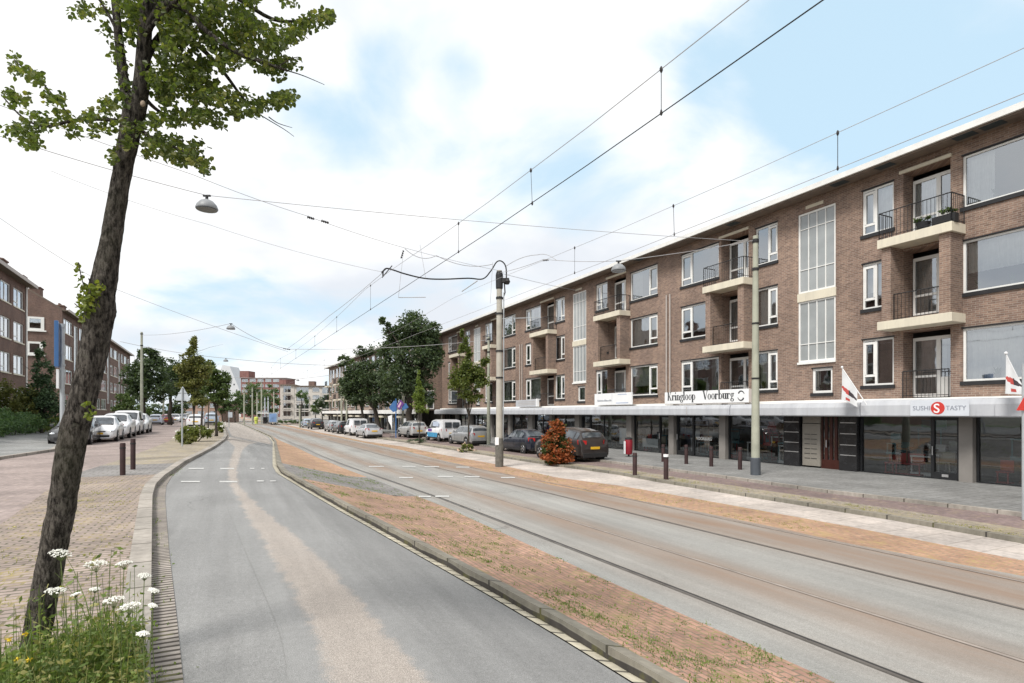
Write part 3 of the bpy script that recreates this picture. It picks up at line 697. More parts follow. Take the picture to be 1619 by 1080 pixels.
# balcony recesses
def railing(parent, pts, z0, h=.95, post=.012, gap=.12):
    m = MB()
    for (x0,y0),(x1,y1) in zip(pts, pts[1:]):
        L_ = math.hypot(x1-x0, y1-y0); n = max(2, int(L_/gap))
        m.tube([(x0,y0,z0+h),(x1,y1,z0+h)], .02, 5); m.tube([(x0,y0,z0+.08),(x1,y1,z0+.08)], .014, 4)
        for i in range(n+1):
            x = x0+(x1-x0)*i/n; y = y0+(y1-y0)*i/n
            m.tube([(x,y,z0),(x,y,z0+h)], .018 if i in (0,n) else .008, 4, cap=False)
    return m.build('railing', rail_m, parent)
def pier(parent, a, b, z0, z1):
    MB().box(a, b, -.72, -.002, z0, z1).build('brick_pier', wall_m, parent)
for i, (a, b) in enumerate(rec):
    for f in (1,2,3):
        c, d = FL[f]; c2, d2 = c-.52, d+.12
        # door and side light on the back wall of the recess
        fr = MB(); y = .60
        m = a + (b-a)*.58
        for x0, x1 in ((a+.04, m), (m, b-.04)): fr.box(x0,x0+.07,y-.07,y,c2+.05,d2-.2).box(x1-.07,x1,y-.07,y,c2+.05,d2-.2).box(x0+.07,x1-.07,y-.068,y-.002,d2-.32,d2-.2).box(x0+.07,x1-.07,y-.068,y-.002,c2+.05,c2+.17)
        fr.box(a+.11, m-.07, y-.066, y-.004, c2+.75, c2+.83); fr.box(m+.07, b-.11, y-.05, y-.01, c2+.17, c2+.75)
        dr = fr.build('balcony_door', white_m, blk)
        MB().quad((a+.06,y-.03,c2+.1),(b-.06,y-.03,c2+.1),(b-.06,y-.03,d2-.22),(a+.06,y-.03,d2-.22)).build('pane', glass_m, dr)
        if rw.random() < .7:
            n = 24; cm = MB(); x0, x1 = a+.1, a+(b-a)*rw.uniform(.4,1)-.1
            for k in range(n+1): x = x0+(x1-x0)*k/n; yy = .66+.02*math.sin(k*1.9); cm.v += [(x,yy,c2+.1),(x,yy,d2-.25)]
            for k in range(n): cm.f.append((2*k,2*k+2,2*k+3,2*k+1)); cm.m.append(0)
            cm.build('curtain', curt_m if rw.random() < .6 else curt2_m, dr)
        if f == 1:
            railing(blk, [(a+.02,-.06),(b-.02,-.06)], c2+.02)
            MB().box(a-.15, b+.15, -.2, .14, c2-.10, c2).build('balcony_slab', cream_m, blk)
        else:
            za, zb = (5.42,5.72) if f == 2 else (8.35,8.66)
            MB().box(a-.42, b+.45, -.84, -.003, za, zb).build('balcony_slab', cream_m, blk, bevel=.01)
            MB().box(a+.01, b-.01, -.003, .6, za+.05, zb+.0).build('recess_floor', cream_m, blk)
            if f == 2:
                pier(blk, a-.33, a-.02, zb, 8.35); pier(blk, b+.02, b+.36, zb, 8.35)
                railing(blk, [(a,-.55),(b,-.55)], zb)
            else:
                railing(blk, [(a-.38,-.03),(a-.38,-.78),(b+.41,-.78),(b+.41,-.03)], zb)
                MB().box(a-.1, b+.05, -.08, .10, d2+.002, d2+.11).build('lintel', cream_m, blk)
for px in (1056.5, 1062, 824, 827.5, 727):
    x = -fxt(px) if px != 727 else -7.0
    m = MB(); m.tube([(x,-.06,2.9),(x,-.06,9.0 if px in (1056.5,1062) else 8.2)], .045, 8)
    m.build('downpipe', pipe_m, blk, smooth=True)
# roof: soffit, pale gutter edge, dark patches under the eaves
MB().prism([(XL-.5,-.75,11.42),(XL-.5,.02,11.424),(XL-.5,10.4,11.424),(XL-.5,10.4,11.58),(XL-.5,-.75,11.55)], (XR-XL+.5,0,0)).build('roof', [soff_m], blk)
MB().box(XL-.6, XR, -.84, -.752, 11.42, 11.62).build('gutter', gut_m, blk)
MB().box(XL-.5, XR, -.75, 10.3, 11.584, 11.64).build('roof_covering', roof_m, blk)
MB().box(XL-.5, XR, -.74, -.5, 11.36, 11.418).build('eave_beam', soff_m, blk)
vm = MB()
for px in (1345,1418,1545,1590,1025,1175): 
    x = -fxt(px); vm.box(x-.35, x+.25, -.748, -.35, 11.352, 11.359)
vm.build_each('eave_patch', eave_patch_m, blk)  # thin dark plates below the eave beam
cm_ = MB()
for px in (905,880,935,1090,1125,770,745,720): 
    x = -fxt(px)-3; cm_.box(x, x+.35, .2, .55, 11.64, 11.78)
cm_.build_each('roof_vent', pipe_m, blk)
# canopy over the pavement
segs = [(XL,-fxt(742)),(-fxt(742),-fxt(790)),(-fxt(790),-fxt(837)),(-fxt(837),-fxt(893)),(-fxt(893),-fxt(1052)),(-fxt(1052),-fxt(1179)),(-fxt(1179),-fxt(1264)),(-fxt(1264),-fxt(1386)),(-fxt(1386),-fxt(1601)),(-fxt(1601),XR)]
can = MB(); can2 = MB()
for i, (a, b) in enumerate(segs):
    o_ = .03 if i % 2 else 0; o_ = -.05 if i == 8 else o_
    top = 2.86 if i < 8 else 2.92
    can.prism([(a+.012,-.93-o_,2.32),(a+.012,-.96-o_,2.36),(a+.012,-.96-o_,top-.2),(a+.012,-.90-o_,top-.04),(a+.012,-.7,top),(a+.012,-.7,2.32)], (b-a-.024,0,0))
    for x in (a + (b-a)*.5,): 
        if b-a > 4 and i != 8: can2.box(x-.01, x+.01, -.965-o_, -.9-o_, 2.34, top-.12)
can.build_each('canopy_fascia', fasc_m, blk, bevel=.008); 
MB().box(XL, XR, -.698, -.004, 2.62, 2.80).box(XL, XR, -.25, -.005, 2.80, 2.97).build('canopy_deck', fasc2_m, blk)
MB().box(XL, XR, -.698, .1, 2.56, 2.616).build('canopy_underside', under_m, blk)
can2.build_each('fascia_joint', pipe_m, blk)
# shop fronts below
ps = lambda a, b: (-fxt(a), -fxt(b))
pilS = [(994,1002),(1061,1069),(1141,1151),(1521,1543),(912,919),(838,845),(776,781),(806,810),(872,876),(744,748),(722,726)]
pm = MB()
for a, b in pilS:
    x0, x1 = ps(a, b); pm.box(x0, x1, -.12, .25, .1, 2.56)
for x in (-2.2, 3.2, 9.0): pm.box(x, x+.5, -.12, .25, .1, 2.56)
pm.build_each('pilaster', pil_m, blk)
tm = MB(); ts_ = MB()
for a, b in ((1243,1268),(1331,1359)):
    x0, x1 = ps(a, b); tm.box(x0, x1, -.10, .25, .1, 2.56)
    for z in (.78,1.18,1.62,2.05): ts_.box(x0+.05, x1-.03, -.115, -.1, z, z+.03)
tm.build_each('tiled_pier', tile_m, blk); ts_.build_each('metal_strip', steel_m, blk)
x0, x1 = ps(1271,1299)
m = MB(); m.box(x0, x1, -.02, .2, .25, 2.0).box(x0, x1, 0, .2, 2.03, 2.56)
m.build('letterbox_panel', mail_m, blk)
m = MB()
for i in range(2):
    for j in range(6):
        xx = x0+.1+i*(x1-x0-.2)/2; m.box(xx, xx+(x1-x0-.3)/2, -.032, -.02, .55+j*.2, .57+j*.2)
m.build_each('letterbox_slot', blk_m, blk)
x0, x1 = ps(1299,1330); m = MB(); y=.05
n = 4
m.box(x0,x1,y,y+.08,.1,.55); m.box(x0,x1,y,y+.08,2.35,2.56)
for k in range(n+1): x = x0+(x1-x0)*k/n; m.box(x-.06 if k else x, x+.06 if k<n else x, y+.001,y+.079,.55,2.35)
dr = m.build('entrance_door', red_door_m, blk); MB().quad((x0,y+.04,.5),(x1,y+.04,.5),(x1,y+.04,2.4),(x0,y+.04,2.4)).build('pane', shopglass_m, dr); MB().tube([(x0+.25,y-.05,1.05),(x0+.25,y-.05,1.35)], .018, 6).build('handle', steel_m, dr)
def shopwin(a, b, door=None, mull=1, base=.22, parent=blk):
    m = MB(); y = .08
    m.box(a,a+.06,y,y+.1,.12,2.56).box(b-.06,b,y,y+.1,.12,2.56).box(a+.06,b-.06,y,y+.1,2.42,2.56).box(a+.06,b-.06,y-.02,y+.1,.12,base)
    for k in range(1, mull): x = a+(b-a)*k/mull; m.box(x-.03,x+.03,y+.01,y+.09,base,2.42)
    if door:
        d0, d1 = door; m.box(d0,d0+.1,y-.02,y+.08,.12,2.42).box(d1-.1,d1,y-.02,y+.08,.12,2.42).box(d0+.1,d1-.1,y-.018,y+.078,.12,.42).box(d0+.1,d1-.1,y-.018,y+.078,2.2,2.42)
    s_ = m.build('shop_window', blk_m, parent)
    MB().quad((a+.03,y+.05,.15),(b-.03,y+.05,.15),(b-.03,y+.05,2.5),(a+.03,y+.05,2.5)).build('pane', shopglass_m, s_)
    if door: MB().tube([(door[0]+.07,y-.06,1.0),(door[0]+.07,y-.06,1.3)], .018, 6).build('handle', steel_m, s_)
    return s_
x0, x1 = ps(1360,1519); dd = ps(1472,1519); shopwin(x0, x1, dd, 1)
m = MB().box(dd[0]+.35, dd[1]-.35, .045, .06, .27, .36).build('letter_slot', steel_m, blk)
shopwin(*ps(1544,1640), None, 1); shopwin(-6.6,-2.25,None,2); shopwin(-1.7,3.15,(.2,1.2),1); shopwin(3.75,8.9,None,2)
shopwin(*ps(1151.5,1242), None, 1); shopwin(*ps(1069.5,1140.5), ps(1070,1097), 1); shopwin(*ps(1002.5,1060.5), ps(1042,1060), 1)
edges = [703,721.5,726.5,743.5,748.5,775.5,781.5,805.5,810.5,837.5,845.5,871.5,876.5,911.5,919.5,993.5]
for a, b in zip(edges[::2], edges[1::2]):
    x0, x1 = ps(a, b)
    if x1-x0 > 3.2: shopwin(x0, x1, (x0+.1, x0+1.1), 2)
    else: shopwin(x0, x1, None, 2)
# shop interior
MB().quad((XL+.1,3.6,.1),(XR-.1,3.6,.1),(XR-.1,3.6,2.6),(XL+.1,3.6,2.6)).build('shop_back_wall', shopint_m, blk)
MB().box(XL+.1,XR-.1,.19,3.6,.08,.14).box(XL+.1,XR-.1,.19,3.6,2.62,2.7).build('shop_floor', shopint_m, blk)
cols_ = [plain('display_'+n, c, .7, .15) for n, c in (('white',(.6,.6,.6)),('teal',(.1,.2,.22)),('brown',(.16,.09,.05)),('red',(.35,.06,.05)),('beige',(.4,.36,.28)))]
rs = random.Random(3); sh_ = MB()
for px0, px1, n in ((1004,1040,14),(925,990,20),(848,870,8),(1072,1138,15),(1154,1240,22),(1370,1465,15),(1550,1615,5),(812,836,8),(783,804,8),(750,774,8)):
    x0, x1 = ps(px0, px1)
    for k in range(n):
        x = rs.uniform(x0+.2, x1-.5); y = rs.uniform(.5, 2.5); w = rs.uniform(.3,.9); h = rs.uniform(.25,1.0); z = rs.choice([.14,.14,.14,.9])
        ci = rs.randrange(5)
        sh_.box(x, x+w, y, y+.35, z, z+h*.2, ci)
        for dx_ in (.02, w-.06): sh_.box(x+dx_, x+dx_+.04, y+.02, y+.06, z+h*.2, z+h, ci)
        sh_.box(x, x+w, y+.0, y+.35, z+h, z+h+.05, ci)
        if rs.random() < .5: sh_.box(x, x+w, y+.3, y+.34, z+h, z+h+.4, ci)
sh_.build('shop_display', cols_, blk)
wp = MB(); x0,x1 = ps(1010,1040); wp.box(x0+.1,x1-.2,.25,.27,.45,.95)
x0,x1 = ps(968,992); wp.box(x0+.5,x0+1.3,.25,.27,.5,1.5)
wp.build_each('window_poster', signwhite_m, blk)
# window stickers of the thrift shop
for px in (1105, 1196):
    x = -fxt(px); m = MB(); z = 1.95
    for s_ in (0,1):
        path = [(x-.5+.12*math.cos(a), .115, z+.12*math.sin(a)) for a in [math.pi/2+math.pi*k/8 for k in range(9)]] + [(x+.5+.12*math.cos(a), .115, z+.12*math.sin(a)) for a in [-math.pi/2+math.pi*k/8 for k in range(9)]]
    m.tube(path+[path[0]], .012, 4)
    m.build('window_sticker', signgrey_m, blk)
    tmb = text_mb('kringloop', .17); xform(tmb, lambda v: Vector((x-.42+v.x, .115-v.z, z-.05+v.y))); tmb.build('window_lettering', pil_m, blk)
tmb = text_mb('VOORBURG', .22, .004); x = -fxt(1101); xform(tmb, lambda v: Vector((x-.05+v.x*.9, .115-v.z, 1.05+v.y))); tmb.build('window_lettering', fasc2_m, blk)

# ------------------------------------------------------------------ signs on the canopy
def facade_thing(name, label, cat, t, z, y=0, group=None):
    return thing(name, label, cat, W(FD + y, t, z), RZ, group)
def serif(word, h):
    """heavy roman lettering from stems, bowls and serif bars; x = advance, z = height"""
    m = MB(); x = 0.0; T_, th = .20*h, .06*h; xh = .62*h
    def st(x0, z0, z1, w=T_): m.box(x0, x0+w, -.006, 0, z0, z1)
    def sf(x0, z, w=T_, e=.06*h): m.box(x0-e, x0+w+e, -.0065, 0, z, z+th)
    def bowl(cx, cz, rx, rz, a0=0, a1=360):
        n = 20; vs_, fs_ = [], []
        for i in range(n+1):
            a = R(a0+(a1-a0)*i/n); c_, s_ = math.cos(a), math.sin(a); t_ = .04*h + .115*h*abs(c_)
            vs_ += [(cx+rx*c_, -.006, cz+rz*s_), (cx+(rx-t_)*c_, -.006, cz+(rz-.05*h)*s_)]
        for i in range(n): fs_.append((2*i, 2*i+2, 2*i+3, 2*i+1))
        m.add(vs_, fs_)
    def diag(xa, za, xb, zb, w): m.add([(xa,-.0055,za),(xa+w,-.0055,za),(xb+w,-.0055,zb),(xb,-.0055,zb)], [(0,1,2,3)])
    for ch in word:
        if ch == 'K': st(x,0,h); sf(x,0); sf(x,h-th); diag(x+T_,.42*h,x+.52*h,h-th,.06*h); diag(x+.50*h,0,x+.24*h,.50*h,.18*h); sf(x+.5*h,0,.18*h); sf(x+.5*h,h-th,.08*h); x += .84*h
        elif ch == 'r': st(x,0,xh); sf(x,0); sf(x-.03*h,xh-th,T_*.8,.03*h); bowl(x+.34*h,xh*.62,.18*h,xh*.38,50,150); m.ball((x+.42*h,-.004,xh-.1*h),.07*h,8,5,0,(1,.1,1)); x += .54*h
        elif ch == 'i': st(x,0,xh); sf(x,0); sf(x-.03*h,xh-th,T_*.8,.03*h); m.ball((x+T_/2,-.004,h*.88),.10*h,8,5,0,(1,.1,1)); x += .33*h
        elif ch in 'nu':
            st(x,0 if ch=='n' else .08*h,xh); st(x+.36*h,0,xh-.1*h if ch=='n' else xh)
            if ch == 'n': sf(x,0); sf(x+.36*h,0); bowl(x+.27*h,xh*.6,.26*h,xh*.4,10,150)
            else: sf(x,xh-th); sf(x+.36*h,xh-th); sf(x+.42*h,0,T_*.6,.03*h); bowl(x+.26*h,.3*h*.9,.26*h,.27*h,190,340)
            x += .66*h
        elif ch == 'g': bowl(x+.22*h,xh*.66,.22*h,xh*.34); bowl(x+.24*h,-.12*h,.27*h,.17*h); diag(x+.05*h,.02*h,x+.14*h,.22*h,.09*h); m.box(x+.34*h,x+.52*h,-.006,0,xh-.09*h,xh-.01*h); x += .57*h
        elif ch == 'l': st(x,0,h); sf(x,0); sf(x-.03*h,h-th,T_*.8,.03*h); x += .33*h
        elif ch == 'o': bowl(x+.27*h,xh/2,.27*h,xh/2+.01*h); x += .60*h
        elif ch == 'p': st(x,-.3*h,xh); sf(x,-.3*h); sf(x-.03*h,xh-th,T_*.8,.03*h); bowl(x+.30*h,xh/2,.27*h,xh/2); x += .64*h
        elif ch == 'b': st(x,0,h); sf(x-.03*h,h-th,T_*.8,.03*h); bowl(x+.30*h,xh/2,.27*h,xh/2); x += .64*h
        elif ch == 'V': diag(x+.30*h,0,x,h,.20*h); diag(x+.36*h,0,x+.66*h,h,.06*h); sf(x,h-th,.2*h); sf(x+.64*h,h-th,.08*h); x += .78*h
        elif ch == ' ': x += .62*h
    return m, x
t0, t1 = fxt(1051.5), fxt(1186); wd = (t0 - t1)
YS = -1.05
def on_canopy(px0, px1, y):   # street span seen between two pixels at a plane in front of the facade
    D = FD + y; f_ = lambda px: (F*D/CO/(px-370) - SI*D)/CO
    return f_(px0), f_(px1)
t0, t1 = on_canopy(1051.5, 1184, -.85); wd = t0 - t1
sg = thing('shop_sign', 'long white board lettered Kringloop Voorburg in black above the canopy', 'shop sign', W(FD-.85, (t0+t1)/2, 2.93), RZ)
zb = lambda py, px, D: CAMZ + (HY-py)/(px-370)*D/CO
hh = .62
MB().box(-wd/2, wd/2, 0, .10, 0, hh).build('board', signwhite_m, sg, bevel=.006)
MB().box(-wd/2-.02, wd/2+.02, .015, .12, -.03, .0).box(wd/2+.001, wd/2+.35, .02, .12, .0, hh-.02).build('board_frame', pipe_m, sg)
lm, adv = serif('Kringloop  Voorburg', 1.0); s_ = (wd-1.05)/adv
xform(lm, lambda v: Vector((-wd/2+.25+v.x*s_, -.004+v.y, hh*.30+v.z*s_*1.08))); lm.build('lettering', signdark_m, sg)
rg = MB()
for a0, a1 in ((20,150),(200,330)):
    n = 14; vs_ = []
    for i in range(n+1):
        a = R(a0+(a1-a0)*i/n); k = .03+.05*i/n
        vs_ += [(wd/2-.42+.21*math.cos(a), -.006, hh/2+.24*math.sin(a)), (wd/2-.42+(.21-k)*math.cos(a), -.006, hh/2+(.24-k)*math.sin(a))]
    rg.add(vs_, [(2*i,2*i+2,2*i+3,2*i+1) for i in range(n)])
rg.build_each('ring_emblem_arc', signdark_m, sg)
br = MB()
for x in (-wd*.4,-wd*.1,wd*.2,wd*.45): br.box(x-.02, x+.02, .1, .5, -.13, -.031)
br.build_each('bracket', pipe_m, sg)
t0, t1 = on_canopy(940.5, 999, -.75); wd = t0-t1
sg = thing('shop_sign', 'white two-panel board with faint small lettering left of the longest board', 'shop sign', W(FD-.75, (t0+t1)/2, 2.95), RZ)
MB().box(-wd/2, wd/2, 0, .1, 0, .72).build('board', signwhite_m, sg, bevel=.006)
m = MB(); m.box(-.02,.0,-.004,0,.02,.70); m.build('panel_joint', fasc_m, sg)
m = MB(); rr = random.Random(2); x = -wd/2+.35
while x < -.15: w = rr.uniform(.05,.1); m.box(x, x+w, -.004, 0, .22, .22+rr.uniform(.06,.12)); x += w+.03
m.build('lettering', signgrey_m, sg)
m = MB(); m.box(wd*.15,wd*.38,-.004,0,.60,.64).box(wd*.1,wd*.42,-.004,0,.08,.13); m.build('blue_lettering', plain('faint_blue',(.35,.42,.58),.5,.05), sg)
t0, t1 = on_canopy(816, 850.5, -.7); wd = t0-t1
sg = thing('shop_sign', 'grey horizontal board with white end block on the canopy beyond the bush', 'shop sign', W(FD-.7, (t0+t1)/2, 2.95), RZ)
MB().box(-wd/2, wd/2-.25, 0, .12, 0, .55).build('board', fasc_m, sg); MB().box(wd/2-.25, wd/2, -.02, .14, 0, .6).build('end_block', signwhite_m, sg)
m = MB()
for z in (.14,.26,.38): m.box(-wd/2+.5, wd/2-.4, -.006, 0, z, z+.03)
m.build('lettering', pipe_m, sg)
# sushi sign directly on the fascia
t0, t1 = on_canopy(1440, 1533, -1.02); wd = t0-t1
sg = thing('shop_sign', 'pale sign panel reading SUSHI TASTY around a red disc with white S', 'shop sign', W(FD-1.012, (t0+t1)/2, 2.36), RZ)
MB().box(-wd/2, wd/2, -.02, 0, 0, .50).build('panel', plain('pale_blue_panel',(.60,.63,.68),.4,.04), sg)
m = text_mb('SUSHI', .20, 0, 1.0); wx = max(v[0] for v in m.v); k = (wd*.31)/wx
xform(m, lambda v: Vector((-wd*.455+v.x*k, -.022-v.z, .18+v.y*1.05))); m.build('lettering', signgrey_m, sg)
m = text_mb('TASTY', .20, 0, 1.0); wx = max(v[0] for v in m.v); k = (wd*.33)/wx
xform(m, lambda v: Vector((wd*.125+v.x*k, -.022-v.z, .18+v.y*1.05))); m.build('lettering', signgrey_m, sg)
MB().lathe([(.205,-.028),(.205,-.021)], 28, 0, (-.02,0,.25), 'y').build('red_disc', signred_m, sg)
m = text_mb('S', .42, .004); xform(m, lambda v: Vector((-.145+v.x, -.030-v.z, .10+v.y))); m.build('disc_letter', signwhite_m, sg)
# flags
flag_m = plain('flag_cloth', (.58,.59,.60), .8, .08, 3)
flagblack = plain('flag_black', (.04,.03,.035), .7, .2); flagred = plain('flag_red', (.42,.06,.05), .7, .2)
def flag(pxb, pyb, pxt, pyt, D, label, cat, wdt, lean):
    base = on_canopy(pxb, pxb, D-FD)[0]; zb_ = zb(pyb, pxb, D); D2 = D-.35; top = on_canopy(pxt, pxt, D2-FD)[0]; zt_ = zb(pyt, pxt, D2)
    e = thing('flag', label, cat, W(D, base, zb_), RZ, 'shop flags on the canopy')
    p0 = Vector((0,0,0)); p1 = Vector((base-top, D2-D, zt_-zb_))
    MB().tube([p0, p1], .018, 6).ball(p1+Vector((0,0,.03)), .045).build('flagpole', signwhite_m, e)
    c = MB(); n, k = 30, 24
    d = p1-p0
    for i in range(n+1):
        u = i/n
        for j in range(k+1):
            v = j/k
            top_ = p1 - d*(.0+.62*v)               # along the pole
            drop = Vector((lean*v*u*1.0, -.05*u, -(1.15-.55*v)*u*1.0))
            q_ = top_ + drop; q_.y += .035*math.sin(v*9+u*3)*u
            c.v.append(tuple(q_))
    for i in range(n):
        for j in range(k):
            a = i*(k+1)+j; c.f.append((a,a+1,a+k+2,a+k+1)); 
            cu, cv = (i+.5)/n, (j+.5)/k
            mi = 0
            if abs(cu-.60) < .10*(1.2-abs(cv-.5)*1.6): mi = 1 if cv > .45 else 2
            if abs(cu-.88) < .05 and abs(cv-.4) < .1: mi = 2
            c.m.append(mi)
    c.build('flag_cloth', [flag_m, flagblack, flagred], e, smooth=True)
flag(1371, 640, 1332, 582, 20.5, 'small white flag hanging left of the red disc sign', 'flag', .7, .05)
flag(1617, 612, 1591, 560, 20.5, 'white flag with dark and red print hanging in front of the right window', 'flag', .8, .3)
# ------------------------------------------------------------------ buildings further off
def simple_rows(b, x0, x1, rows, pattern, wallmat, zb_, zt_, depth, framemat=white_m, rng=None, slabm=None, y0=0):
    """pattern: (kind, width) repeated along x0..x1"""
    holes, items, x, i = [], [], x0 + .5, 0
    while True:
        k, w = pattern[i % len(pattern)]; i += 1
        if x + w > x1 - .3: break
        if k in 'wrs': items.append((k, x, x+w))
        x += w
    for k, a, c in items:
        for (z0, z1) in rows:
            if k == 'w': holes.append((a, c, z0, z1))
            elif k == 'r': holes.append((a, c, z0-.7, z1+.1))
        if k == 's': holes.append((a, c, rows[0][0]+1.0, rows[-1][1]-.1))
    wm = wall_mesh(x0, x1, zb_, zt_, holes, y0=y0, th=.2)
    wm.quad((x0,y0,zb_),(x0,y0,zt_),(x0,depth,zt_),(x0,depth,zb_)); wm.quad((x1,y0,zb_),(x1,depth,zb_),(x1,depth,zt_),(x1,y0,zt_)); wm.quad((x0,depth,zb_),(x0,depth,zt_),(x1,depth,zt_),(x1,depth,zb_))
    wm.build('wall', wallmat, b)
    MB().quad((x0+.1,y0+1.5,zb_),(x1-.1,y0+1.5,zb_),(x1-.1,y0+1.5,zt_-.1),(x0+.1,y0+1.5,zt_-.1)).build('room_wall', int_m, b)
    for h in holes:
        a, c, z0, z1 = h; k = [q for q in items if abs(q[1]-a) < 1e-6][0][0]
        f = MB(); fw = .09; ya, yb = y0+.08, y0+.16
        f.box(a,a+fw,ya,yb,z0,z1).box(c-fw,c,ya,yb,z0,z1).box(a+fw,c-fw,ya,yb,z0,z0+fw).box(a+fw,c-fw,ya,yb,z1-fw,z1)
        n = max(1, int((c-a)/1.3)) if k != 's' else 3
        for q in range(1, n): xx = a+(c-a)*q/n; f.box(xx-.05,xx+.05,ya+.002,yb-.002,z0+fw,z1-fw)
        if k == 'w' and rng.random() < .7: f.box(a+fw, a+(c-a)/max(n,2)-.05, ya+.004, yb-.004, z0+.42, z0+.5)
        fr = f.build('window', framemat, b)
        MB().quad((a+.03,ya+.04,z0+.03),(c-.03,ya+.04,z0+.03),(c-.03,ya+.04,z1-.03),(a+.03,ya+.04,z1-.03)).build('pane', glass_m, fr)
        if rng.random() < .6 and k != 's': MB().quad((a+.1,y0+.35,z0+.05),(a+(c-a)*rng.uniform(.3,1)-.1,y0+.35,z0+.05),(a+(c-a)*rng.uniform(.3,1)-.1,y0+.35,z1-.05),(a+.1,y0+.35,z1-.05)).build('curtain', curt_m if rng.random()<.7 else curt2_m, fr)
        if k == 'r': 
            MB().box(a-.25, c+.25, y0-.9, y0-.003, z0-.95, z0-.7).build('balcony_slab', slabm or cream_m, b)
            m = MB(); m.tube([(a-.2,y0-.85,z0+.2),(c+.2,y0-.85,z0+.2)], .03, 4)
            nn = int((c-a+.4)/.16)
            for q in range(nn+1): xx = a-.2+(c-a+.4)*q/nn; m.tube([(xx,y0-.85,z0-.7),(xx,y0-.85,z0+.2)], .014, 3, cap=False)
            m.build('railing', rail_m, b)
        elif k == 'w': MB().box(a-.06, c+.06, y0-.06, y0+.06, z0-.1, z0).build('sill', sill_m if wallmat is not wall2_m else cream_m, b)
rb = random.Random(11)
P1 = Vector((-9.4-.9, 63.2+1.8, 0)); P2 = Vector((-37.1, 115.4, 0)); dv = (P1-P2); LEN2 = dv.length; dv.normalize()
b2 = thing('apartment_building', 'lighter brick apartment block behind the two large trees, beyond the brown block', 'building', P1, math.atan2(dv.y, dv.x))
rows2 = [(3.49,5.24),(6.40,8.13),(9.23,10.94)]
simple_rows(b2, -LEN2, 0, rows2, [('r',2.0),('x',.5),('w',2.4),('x',1.0),('w',2.4),('x',.5),('r',2.0),('x',.6),('s',1.6),('x',.6)], wall3_m, 2.75, 11.42, 10, rng=rb)
MB().box(-LEN2-.7,.4,-.8,10.4,11.424,11.6).build('roof', soff_m, b2); MB().box(-LEN2-.75,.45,-.9,-.802,11.4,11.66).build('gutter', gut_m, b2)
MB().box(-LEN2-2,0,-1.0,-.7,2.35,2.85).box(-LEN2-2,0,-.7,-.003,2.6,2.75).build('canopy_fascia', fasc2_m, b2)
x = -LEN2; m = MB()
while x < -.5: m.box(x, x+.45, -.1, .2, 0, 2.6); x += 3.3
m.build('pilaster', pil_m, b2)
x = -LEN2+.5
while x < -3: shopwin(x, x+2.75, None, 2, parent=b2); x += 3.3
MB().quad((-LEN2,2.5,0),(0,2.5,0),(0,2.5,2.7),(-LEN2,2.5,2.7)).build('shop_back_wall', shopint_m, b2)
MB().box(-.002, .006, .3, 2.4, 2.8, 5.4).build('gable_brick', wall_m, b2)
g = MB(); g.box(.01,.08,.55,1.45,2.9,3.0).box(.01,.08,.55,1.45,4.95,5.05).box(.01,.08,.55,.65,3.0,4.95).box(.01,.08,1.35,1.45,3.0,4.95).box(.012,.07,.65,1.35,3.9,3.98)
gw = g.build('gable_window', white_m, b2); MB().quad((.03,.6,2.95),(.03,1.4,2.95),(.03,1.4,5.0),(.03,.6,5.0)).build('pane', carglass('dark_pane'), gw)
# cladding of the stepped gable in the brown brick of its neighbour
MB().box(-.001,.0055,0,10,5.4,11.42).box(-.001,.0055,2.4,10,2.75,5.4).box(-.001,.0055,0,.3,2.75,5.4).build('gable_wall', wall_m, b2)

LX = Vector((-.461,.887,0)); LO = Vector((-41.9,46.55,0)); LRZ = math.atan2(.887,-.461)
def ls(px): return (15688/(337-px)-46.55)/.887
rowsL = [(3.0,4.65),(5.9,7.6),(8.8,10.55),(11.85,13.5)]
ba = thing('apartment_building', 'dark brick flats with white windows and chimneys at the left edge', 'building', LO + Vector((0,0,1.0)), LRZ)
def dz(rows, d): return [(a-d, b-d) for a, b in rows]
simple_rows(ba, -24, ls(41), dz(rowsL,1), [('x',.3),('w',3.0),('x',.4),('w',2.0),('x',1.0),('s',2.4),('x',1.2),('w',2.6),('x',.5)], wall2_m, -.3, 13.2, 9, rng=rb)
MB().box(-24.5, ls(41)+.5, -.7, 9.5, 13.2, 13.32).build('roof', soff_m, ba); MB().box(-24.5, ls(41)+.55, -.78, -.702, 13.15, 13.45).build('gutter', pipe_m, ba)
MB().tube([(ls(41)-.15,-.08,0),(ls(41)-.15,-.08,13.1)], .07, 6).build('downpipe', white_m, ba)
def chim(parent, s, y, h, z):
    m = MB().box(s-.7, s+.7, y, y+1.0, z, z+h).box(s-.78, s+.78, y-.08, y+1.08, z+h, z+h+.12)
    for q in (-.4, 0, .4): m.lathe([(.12,z+h+.12),(.10,z+h+.38)], 8, 0, (s+q,y+.5,0))
    m.build('chimney', wall2_m, parent)
for px in (3, 31): chim(ba, ls(px), 1.0, 1.7, 13.3)
chim(ba, -10, 1, 1.7, 13.3)
s0 = ls(98)
bc = thing('apartment_building', 'long dark brick flats with a blank gable, seen behind the leaning trunk', 'building', LO + LX*s0 + Vector((0,0,1.0)), LRZ)
simple_rows(bc, 0, 58, dz(rowsL,1), [('w',4.6),('x',.7),('s',2.6),('x',.7),('w',3.0),('x',.6)], wall2_m, -.3, 13.2, 9, rng=rb)
MB().box(-.3, 58.5, -.6, 9.5, 13.2, 13.32).build('roof', soff_m, bc); MB().box(-.3, 58.5, -.7, -.602, 13.12, 13.4).build('gutter', pipe_m, bc)
gb = MB(); gb.prism([(-.02,-.02,-.3),(-.02,9,-.3),(-.02,9,16.6),(-.02,4.6,16.3),(-.02,-.02,13.3)], (-.3,0,0)); gb.build('gable', wall2_m, bc)
